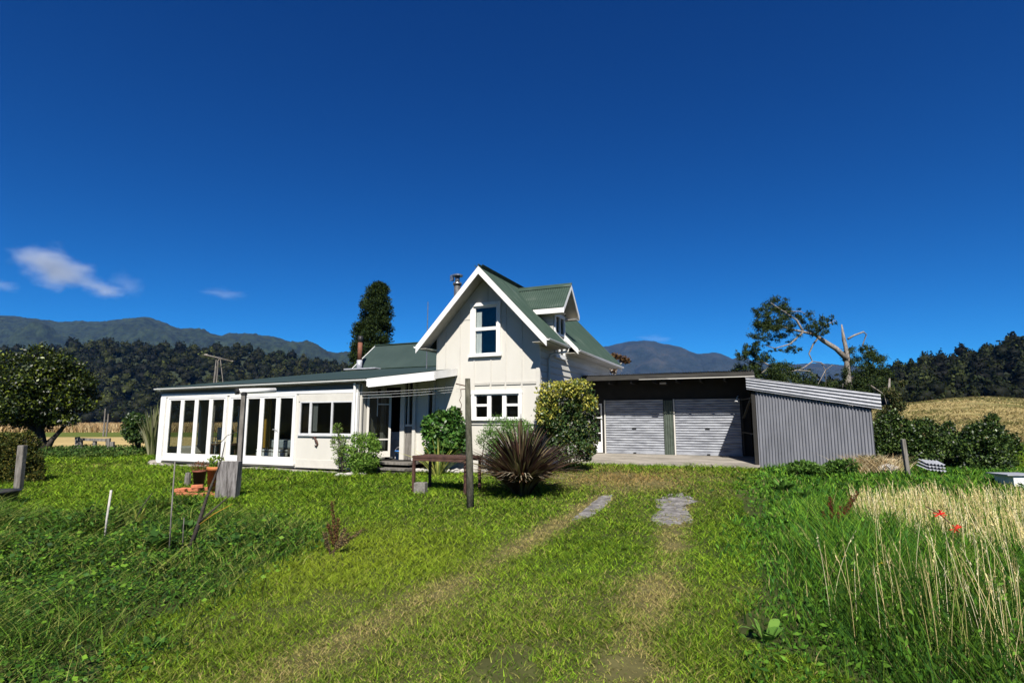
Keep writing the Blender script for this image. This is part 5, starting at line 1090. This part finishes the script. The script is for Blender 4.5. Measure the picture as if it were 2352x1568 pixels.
# ================================================================== HILLS, FOREST, MOUNTAINS
def profile(pts, x): xs = [p[0] for p in pts]; ys = [p[1] for p in pts]; return np.interp(x, xs, ys)
def hill(name, prof, D0, D1, D2, zfoot, x0, x1, nx, ny, m, rough, kind='structure', fine=0.0, fs=.01, colf=None, back=.6, micro=0):
    xs = np.linspace(x0, x1, nx); ts = np.concatenate([np.linspace(0, 1, ny), 1+np.linspace(.1, 1, max(3, ny//4))]); vs = np.zeros((len(ts), nx, 3))
    for i, t in enumerate(ts):
        if t <= 1: Y = D0+(D1-D0)*t
        else: Y = D1+(D2-D1)*(t-1)
        a = (xs-1176)/1313.0; zc = EYE+(966.7-profile(prof, xs))/1313.0*D1
        X = a*Y; w = fbm(X*fs+7, Y*fs*1.0+3, 5)-.5
        if t <= 1: z = zfoot+(zc-zfoot)*(ss(t)*.55+t*.45)*(1+rough*w*(1-t)*2.2) + fine*w*(t > .02) + micro*(vn(X*.045, Y*.045)+.6*vn(X*.11, Y*.11)-.8)*ss(t*8)
        else: z = zc*(1-back*(t-1)) + fine*w + micro*(vn(X*.045, Y*.045)+.6*vn(X*.11, Y*.11)-.8)
        vs[i, :, 0] = X; vs[i, :, 1] = Y; vs[i, :, 2] = z
    nr = len(ts); idx = np.arange(nr*nx).reshape(nr, nx); q = np.stack([idx[:-1,:-1], idx[:-1,1:], idx[1:,1:], idx[1:,:-1]], -1).reshape(-1,4)
    v = vs.reshape(-1,3); o = npmesh(name, v, q, m, None, np.tile([[.02,.03,.01]], (len(v),1)) if colf is None else colf(v), True); tag(o, kind=kind); return vs
FL = [(-900,800),(-300,800),(0,806),(80,800),(150,792),(230,780),(300,786),(380,796),(450,800),(520,792),(600,802),(680,818),(760,832),(830,846),(900,870),(1000,900),(1150,940),(1250,966)]
FR = [(1750,968),(1850,935),(1950,890),(2040,862),(2060,852),(2120,840),(2180,828),(2250,812),(2300,800),(2352,786),(2500,760),(2900,740)]
fm = mat('forest_floor', (.012,.018,.007), (.02,.028,.01), .05, .95)
hl = hill('forest_hill', [(a, b+16) for a, b in FL], 400, 650, 800, 0, -900, 1250, 260, 30, fm, .25, fine=2.0, fs=.012)
hr = hill('forest_hill', [(a, b+14) for a, b in FR], 165, 330, 420, 6.0, 1750, 2900, 180, 26, fm, .2, fine=1.0, fs=.02)
# unseen ridge added behind the camera to darken what the house glass mirrors
bk = np.zeros((12, 90, 3)); aa = np.linspace(R(175), R(365), 90)
for i in range(12):
    r_ = 230+i*30; bk[i, :, 0] = np.cos(aa)*r_*1.2; bk[i, :, 1] = np.sin(aa)*r_; bk[i, :, 2] = -1+44*math.sin(math.pi*min(1, i/11*1.1)*.9)*(.8+.4*vn(aa*9, aa*0+i*.2))+5*vn(aa*60, aa*0+i)*(i > 0)
idx = np.arange(12*90).reshape(12, 90); q_ = np.stack([idx[:-1,:-1], idx[:-1,1:], idx[1:,1:], idx[1:,:-1]], -1).reshape(-1,4)
tag(npmesh('unseen_reflection_ridge', bk.reshape(-1,3), q_, fm, None, None, True), kind='structure')
def crowns(name, label, P_, size, cols, conical=.0, per=70, leaf=.16, pal=.8):
    """forest canopy: one lumpy crown of leaf clumps per tree"""
    N = len(P_); tri_d = rdir(per*N).reshape(N, per, 3); tri_d[:, :, 2] = np.abs(tri_d[:, :, 2])*.9-.25
    lob = 1+.30*np.sin(tri_d[:, :, 0]*5+rng.random((N,1))*6)*np.cos(tri_d[:, :, 1]*4+rng.random((N,1))*6)
    r = (size[:, None]*lob*(.72+.34*rng.random((N, per))))[..., None]
    if conical > 0: 
        hz = tri_d[:, :, 2:3]; tap = 1-conical*np.clip(hz, 0, 1)
        C = P_[:, None, :]+np.concatenate([tri_d[:, :, :2]*r*tap*.75, hz*r*(1.0+conical*1.1)], 2)
    else: C = P_[:, None, :]+tri_d*r*np.array([1,1,.85])
    C = C.reshape(-1,3); dd_ = tri_d.reshape(-1,3); cc = pick(cols, N, .35); c = np.repeat(cc, per, 0)*(1+pal*(rng.random((N*per,1))*2-1))
    sz = np.repeat(size, per)
    v, q, c = leafquads(C, unit(rdir(N*per)), unit(dd_+rdir(N*per)*.55), sz*leaf*2.0*(.6+.8*rng.random(N*per)), sz*leaf*1.3, c)
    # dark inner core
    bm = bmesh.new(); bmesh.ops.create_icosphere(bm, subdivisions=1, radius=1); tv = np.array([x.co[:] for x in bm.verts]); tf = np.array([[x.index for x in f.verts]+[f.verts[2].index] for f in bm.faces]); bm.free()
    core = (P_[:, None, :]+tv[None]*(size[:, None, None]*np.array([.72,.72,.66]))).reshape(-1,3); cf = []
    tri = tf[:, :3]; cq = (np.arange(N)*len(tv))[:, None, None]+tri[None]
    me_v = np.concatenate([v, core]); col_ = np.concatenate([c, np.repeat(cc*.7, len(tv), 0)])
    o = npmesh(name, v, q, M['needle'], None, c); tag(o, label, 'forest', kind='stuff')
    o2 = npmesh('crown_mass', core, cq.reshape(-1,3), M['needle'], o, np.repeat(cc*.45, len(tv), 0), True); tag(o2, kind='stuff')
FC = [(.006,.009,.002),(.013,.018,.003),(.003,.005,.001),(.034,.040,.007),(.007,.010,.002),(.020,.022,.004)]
def onhill(hv, n, tmax=1.06, x0=0, x1=1):
    nr, nx, _ = hv.shape; last = 30 if nr > 35 else 26; i = rng.random(n)*(last)*tmax; j = (x0+(x1-x0)*rng.random(n))*(nx-2); i = np.clip(i, 0, nr-2.01); i0 = i.astype(int); j0 = j.astype(int); fi = (i-i0)[:, None]; fj = (j-j0)[:, None]
    return (hv[i0,j0]*(1-fi)+hv[i0+1,j0]*fi)*(1-fj)+(hv[i0,j0+1]*(1-fi)+hv[i0+1,j0+1]*fi)*fj
pp = onhill(hl, 4300, 1.04, .08, 1.0); s_ = 2.8+6.5*rng.random(len(pp))**2; pp[:, 2] += s_*.35+rng.random(len(pp))**3*7
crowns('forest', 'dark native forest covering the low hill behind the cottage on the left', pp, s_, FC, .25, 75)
# front edge of the forest reaches the flat
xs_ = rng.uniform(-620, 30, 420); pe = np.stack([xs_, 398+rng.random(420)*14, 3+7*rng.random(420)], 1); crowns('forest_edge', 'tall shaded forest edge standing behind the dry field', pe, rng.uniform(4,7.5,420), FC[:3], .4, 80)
pp = onhill(hr, 1500, 1.05); s_ = 1.6+3.4*rng.random(len(pp))**1.7; pp[:, 2] += s_*.5+rng.random(len(pp))**3*4
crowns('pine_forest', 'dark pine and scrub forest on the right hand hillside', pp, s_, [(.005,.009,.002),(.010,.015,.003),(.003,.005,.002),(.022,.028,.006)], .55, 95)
# single trees that stand out on the right ridge
for i, (a, b, w_, h_, D, l) in enumerate(((2335,800,26,40,300,'tallest flat topped tree crowning the right hand ridge'),(2152,830,10,14,300,'small pointed tree on the right ridge, left of the gap'),(2100,845,9,15,290,'slim leftmost tree standing up from the right ridge'),(2190,825,10,12,300,'small rounded tree on the middle of the right ridge'),(2052,858,8,8,290,'tiny tree where the right ridge meets the sky'))):
    k = D/1313; X_, Z_ = ony(a, b, D); n_ = 5; lm = [(random.uniform(-.6,.6)*w_*k*.8, random.uniform(-1,1), random.uniform(-.5,.5)*h_*k*.6+h_*k*.8, w_*k*.6, w_*k*.6, h_*k*.3) for _ in range(8)]
    tree('ridge_tree', l, (X_, D, Z_-h_*k*.6), [([(0,0,-4),(0,0,h_*k*.5),(0,0,h_*k)], [.5,.4,.1])], lm, 1500, .9, .55, FC, M['needle'], M['barkd'], .3, group='trees on the right ridge')
# dry field on the left: tall standing straw
n = 42000; X = rng.uniform(-110, 25, n); Y = 82*(200/82)**(rng.random(n)**1.6); a = rng.random(n)*6.28
v, q, c = strips(np.stack([X, Y, 0*X], 1), np.stack([np.cos(a), np.sin(a)], 1)*.6, 1.0+.5*rng.random(n)*(.5+fbm(X*.12, Y*.12, 3)), .11+Y*.0006, .4, 2, .1, 2.5, pick([(.46,.33,.17),(.38,.25,.12),(.52,.40,.22),(.30,.20,.09)], n, .25)); tag(npmesh('dry_field', v, q, M['grass'], None, c), 'band of tall dry pinkish straw grass in the far left field', 'dry grass', kind='stuff')
# paddock tussocks on the right slope
n = 22000; Y = 42*(165/42)**rng.random(n); X = Y*rng.uniform(.58, 1.05, n); dn = fbm(X*.09, Y*.22, 4); k = dn > .40; X, Y, dn = X[k], Y[k], dn[k]; n = len(X); a = rng.random(n)*6.28
v, q, c = strips(np.stack([X, Y, gz(X, Y)-.05], 1), np.stack([np.cos(a), np.sin(a)], 1)*1.5, .25+.45*rng.random(n), .06+Y*.001, .6, 2, .2, 2, np.where((dn > .58)[:, None], pick([(.16,.15,.05),(.11,.11,.035)], n), pick([(.38,.30,.14),(.30,.24,.10)], n))); tag(npmesh('paddock_grass', v, q, M['grass'], None, c), 'golden dry grass on the rising paddock to the right', 'dry grass', kind='stuff')
# mountains
def mmat(name, c1, c2, c3, sc, bump, bs):
    return mat(name, c1, c2, sc, .95, bump=bump, detail=14, c3=c3, bscale=bs, mixr=(.40,.56))
ML = [(-1200,735),(-400,712),(0,722),(50,725),(110,736),(190,737),(260,731),(310,728),(340,737),(400,757),(440,757),(475,770),(510,768),(560,770),(620,780),(680,790),(730,797),(770,803),(850,806),(950,822),(1050,860),(1200,930),(1300,965)]
MR = [(900,960),(1050,900),(1150,850),(1250,820),(1330,805),(1400,794),(1440,788),(1490,786),(1530,792),(1570,797),(1610,812),(1650,809),(1690,822),(1712,813),(1740,826),(1790,836),(1850,838),(1890,834),(1940,838),(1990,842),(2060,856),(2150,880),(2300,930),(2500,966)]

m1 = mmat('bush_clad_mountain', (.002,.006,.002), (.012,.021,.007), (.030,.040,.014), .030, 1.0, .05); m2 = mmat('far_mountain', (.006,.012,.010), (.016,.021,.018), (.048,.042,.032), .006, 1.0, .02)
for mm, ds in ((m1, 8.0), (m2, 40.0)):
    for nd in mm.node_tree.nodes:
        if nd.type == 'BUMP': nd.inputs['Distance'].default_value = ds
hill('mountain', ML, 1500, 3200, 4200, 0, -1200, 1300, 1100, 150, m1, .9, fine=60, fs=.0030, micro=9)
hill('mountain', MR, 3000, 5200, 6300, 0, 900, 2500, 460, 80, m2, .9, fine=80, fs=.0018, micro=6)

# ================================================================== AIR, CLOUDS, SKY, SUN, CAMERA
def volbox(name, x0, x1, y0, y1, z0, z1, m, kind): o = MB().box(x0,x1,y0,y1,z0,z1).build(name, m, None); tag(o, kind=kind); return o
hm = bpy.data.materials.new('haze_air'); hm.use_nodes = True; nt = hm.node_tree; nt.nodes.remove(nt.nodes['Principled BSDF'])
pv = nt.nodes.new('ShaderNodeVolumePrincipled'); pv.inputs['Color'].default_value = (.10,.34,.90,1); pv.inputs['Density'].default_value = 4e-5; pv.inputs['Anisotropy'].default_value = 0
nt.links.new(pv.outputs[0], nt.nodes['Material Output'].inputs['Volume'])
volbox('haze', -9000, 9000, -700, 6700, -8, 900, hm, 'stuff')
cm = bpy.data.materials.new('cloud_vapour'); cm.use_nodes = True; nt = cm.node_tree; n_ = nt.nodes; L_ = nt.links; n_.remove(n_['Principled BSDF'])
pv = n_.new('ShaderNodeVolumePrincipled'); pv.inputs['Color'].default_value = (1,1,1,1); pv.inputs['Anisotropy'].default_value = .0
tc = n_.new('ShaderNodeTexCoord'); vl = n_.new('ShaderNodeVectorMath'); vl.operation = 'LENGTH'
nz = n_.new('ShaderNodeTexNoise'); nz.inputs['Scale'].default_value = 1.5; nz.inputs['Detail'].default_value = 4
L_.new(tc.outputs['Object'], vl.inputs[0]); L_.new(tc.outputs['Object'], nz.inputs['Vector'])
m_a = n_.new('ShaderNodeMath'); m_a.operation = 'MULTIPLY_ADD'; m_a.inputs[1].default_value = 1.5; m_a.inputs[2].default_value = -.55; L_.new(nz.outputs[0], m_a.inputs[0])
m_b = n_.new('ShaderNodeMath'); m_b.operation = 'ADD'; L_.new(vl.outputs['Value'], m_b.inputs[0]); L_.new(m_a.outputs[0], m_b.inputs[1])
m_c = n_.new('ShaderNodeMapRange'); m_c.inputs[1].default_value = .85; m_c.inputs[2].default_value = .15; m_c.inputs[3].default_value = 0; m_c.inputs[4].default_value = 1; m_c.interpolation_type = 'SMOOTHSTEP'; L_.new(m_b.outputs[0], m_c.inputs[0])
m_d = n_.new('ShaderNodeMath'); m_d.operation = 'MULTIPLY'; L_.new(m_c.outputs[0], m_d.inputs[0])
oi = n_.new('ShaderNodeObjectInfo'); L_.new(oi.outputs['Alpha'], m_d.inputs[1]); L_.new(m_d.outputs[0], pv.inputs['Density']); L_.new(pv.outputs[0], n_['Material Output'].inputs['Volume'])
def cloud(label, a, b, rx, ry, dens, rot=0., D=15000.):
    X_, Z_ = ony(a, b, D); k = D/1313; bm = bmesh.new(); bmesh.ops.create_icosphere(bm, subdivisions=3, radius=1); me = bpy.data.meshes.new('cloud'); bm.to_mesh(me); bm.free(); me.materials.append(cm)
    o = bpy.data.objects.new('cloud', me); COL.objects.link(o); o.location = (X_, D, Z_); o.scale = (rx*k, 700, ry*k); o.rotation_euler = (0, rot, 0); o.color = (1,1,1,dens); return tag(o, label, 'cloud')
cloud('bright white drifting cloud low in the left sky', 125, 618, 160, 74, .0034, R(14))
cloud('white tail trailing down right of the bright cloud', 235, 665, 80, 34, .0016, R(8))
cloud('faint grey wisp right of the cloud tail', 290, 655, 60, 50, .0004)
cloud('faint cloud scrap at the left edge of the sky', 0, 655, 60, 26, .0006)
cloud('thin faint wisp above the forest, farthest right of the left sky', 515, 675, 85, 20, .0005)
cloud('thin pale cap of cloud resting on the far mountain top', 1505, 778, 75, 14, .0004, 0, 13000.)
w = bpy.data.worlds.new('World'); S.world = w; w.use_nodes = True; nt = w.node_tree; bg = nt.nodes['Background']
sky = nt.nodes.new('ShaderNodeTexSky'); sky.sky_type = 'NISHITA'; sky.sun_disc = False
AZ = R(178); EL = R(46)
sky.sun_elevation = EL; sky.sun_rotation = AZ; sky.air_density = .6; sky.dust_density = 0; sky.ozone_density = 6.0; sky.altitude = 2000
sp = nt.nodes.new('ShaderNodeSeparateColor'); cb = nt.nodes.new('ShaderNodeCombineColor'); nt.links.new(sky.outputs[0], sp.inputs[0])
for i_, (a_, g_) in enumerate(((.060, 1.93), (.345, 1.40), (.63, 1.07))):   # deep polarised blue of the photograph
    m1_ = nt.nodes.new('ShaderNodeMath'); m1_.operation = 'POWER'; m1_.inputs[1].default_value = g_; m2_ = nt.nodes.new('ShaderNodeMath'); m2_.operation = 'MULTIPLY'; m2_.inputs[1].default_value = a_
    nt.links.new(sp.outputs[i_], m1_.inputs[0]); nt.links.new(m1_.outputs[0], m2_.inputs[0]); nt.links.new(m2_.outputs[0], cb.inputs[i_])
nt.links.new(cb.outputs[0], bg.inputs[0]); bg.inputs[1].default_value = .10
sl = bpy.data.lights.new('sun', 'SUN'); sl.energy = 5.0; sl.angle = R(.53); sl.color = (1, .95, .87); so = bpy.data.objects.new('sun', sl); COL.objects.link(so)
d = Vector((math.sin(AZ)*math.cos(EL), math.cos(AZ)*math.cos(EL), math.sin(EL))); so.rotation_euler = d.to_track_quat('Z', 'Y').to_euler(); so.location = (0, -20, 40)
cd = bpy.data.cameras.new('camera'); co = bpy.data.objects.new('camera', cd); COL.objects.link(co); co.location = (0,0,EYE); co.rotation_euler = (R(90)+PITCH, 0, 0)
cd.sensor_width = 36; cd.lens = 36*F_/2352; cd.clip_start = .05; cd.clip_end = 60000; S.camera = co
S.view_settings.view_transform = 'Standard'; S.view_settings.look = 'None'; S.view_settings.exposure = 0.9
S.cycles.max_bounces = 6; S.cycles.diffuse_bounces = 2; S.cycles.transparent_max_bounces = 12; S.cycles.volume_bounces = 0; S.cycles.volume_step_rate = 1.0
S.cycles.use_denoising = True; S.cycles.denoising_prefilter = 'ACCURATE'; S.cycles.denoising_input_passes = 'RGB_ALBEDO_NORMAL'; S.cycles.use_adaptive_sampling = True; S.cycles.adaptive_threshold = .01
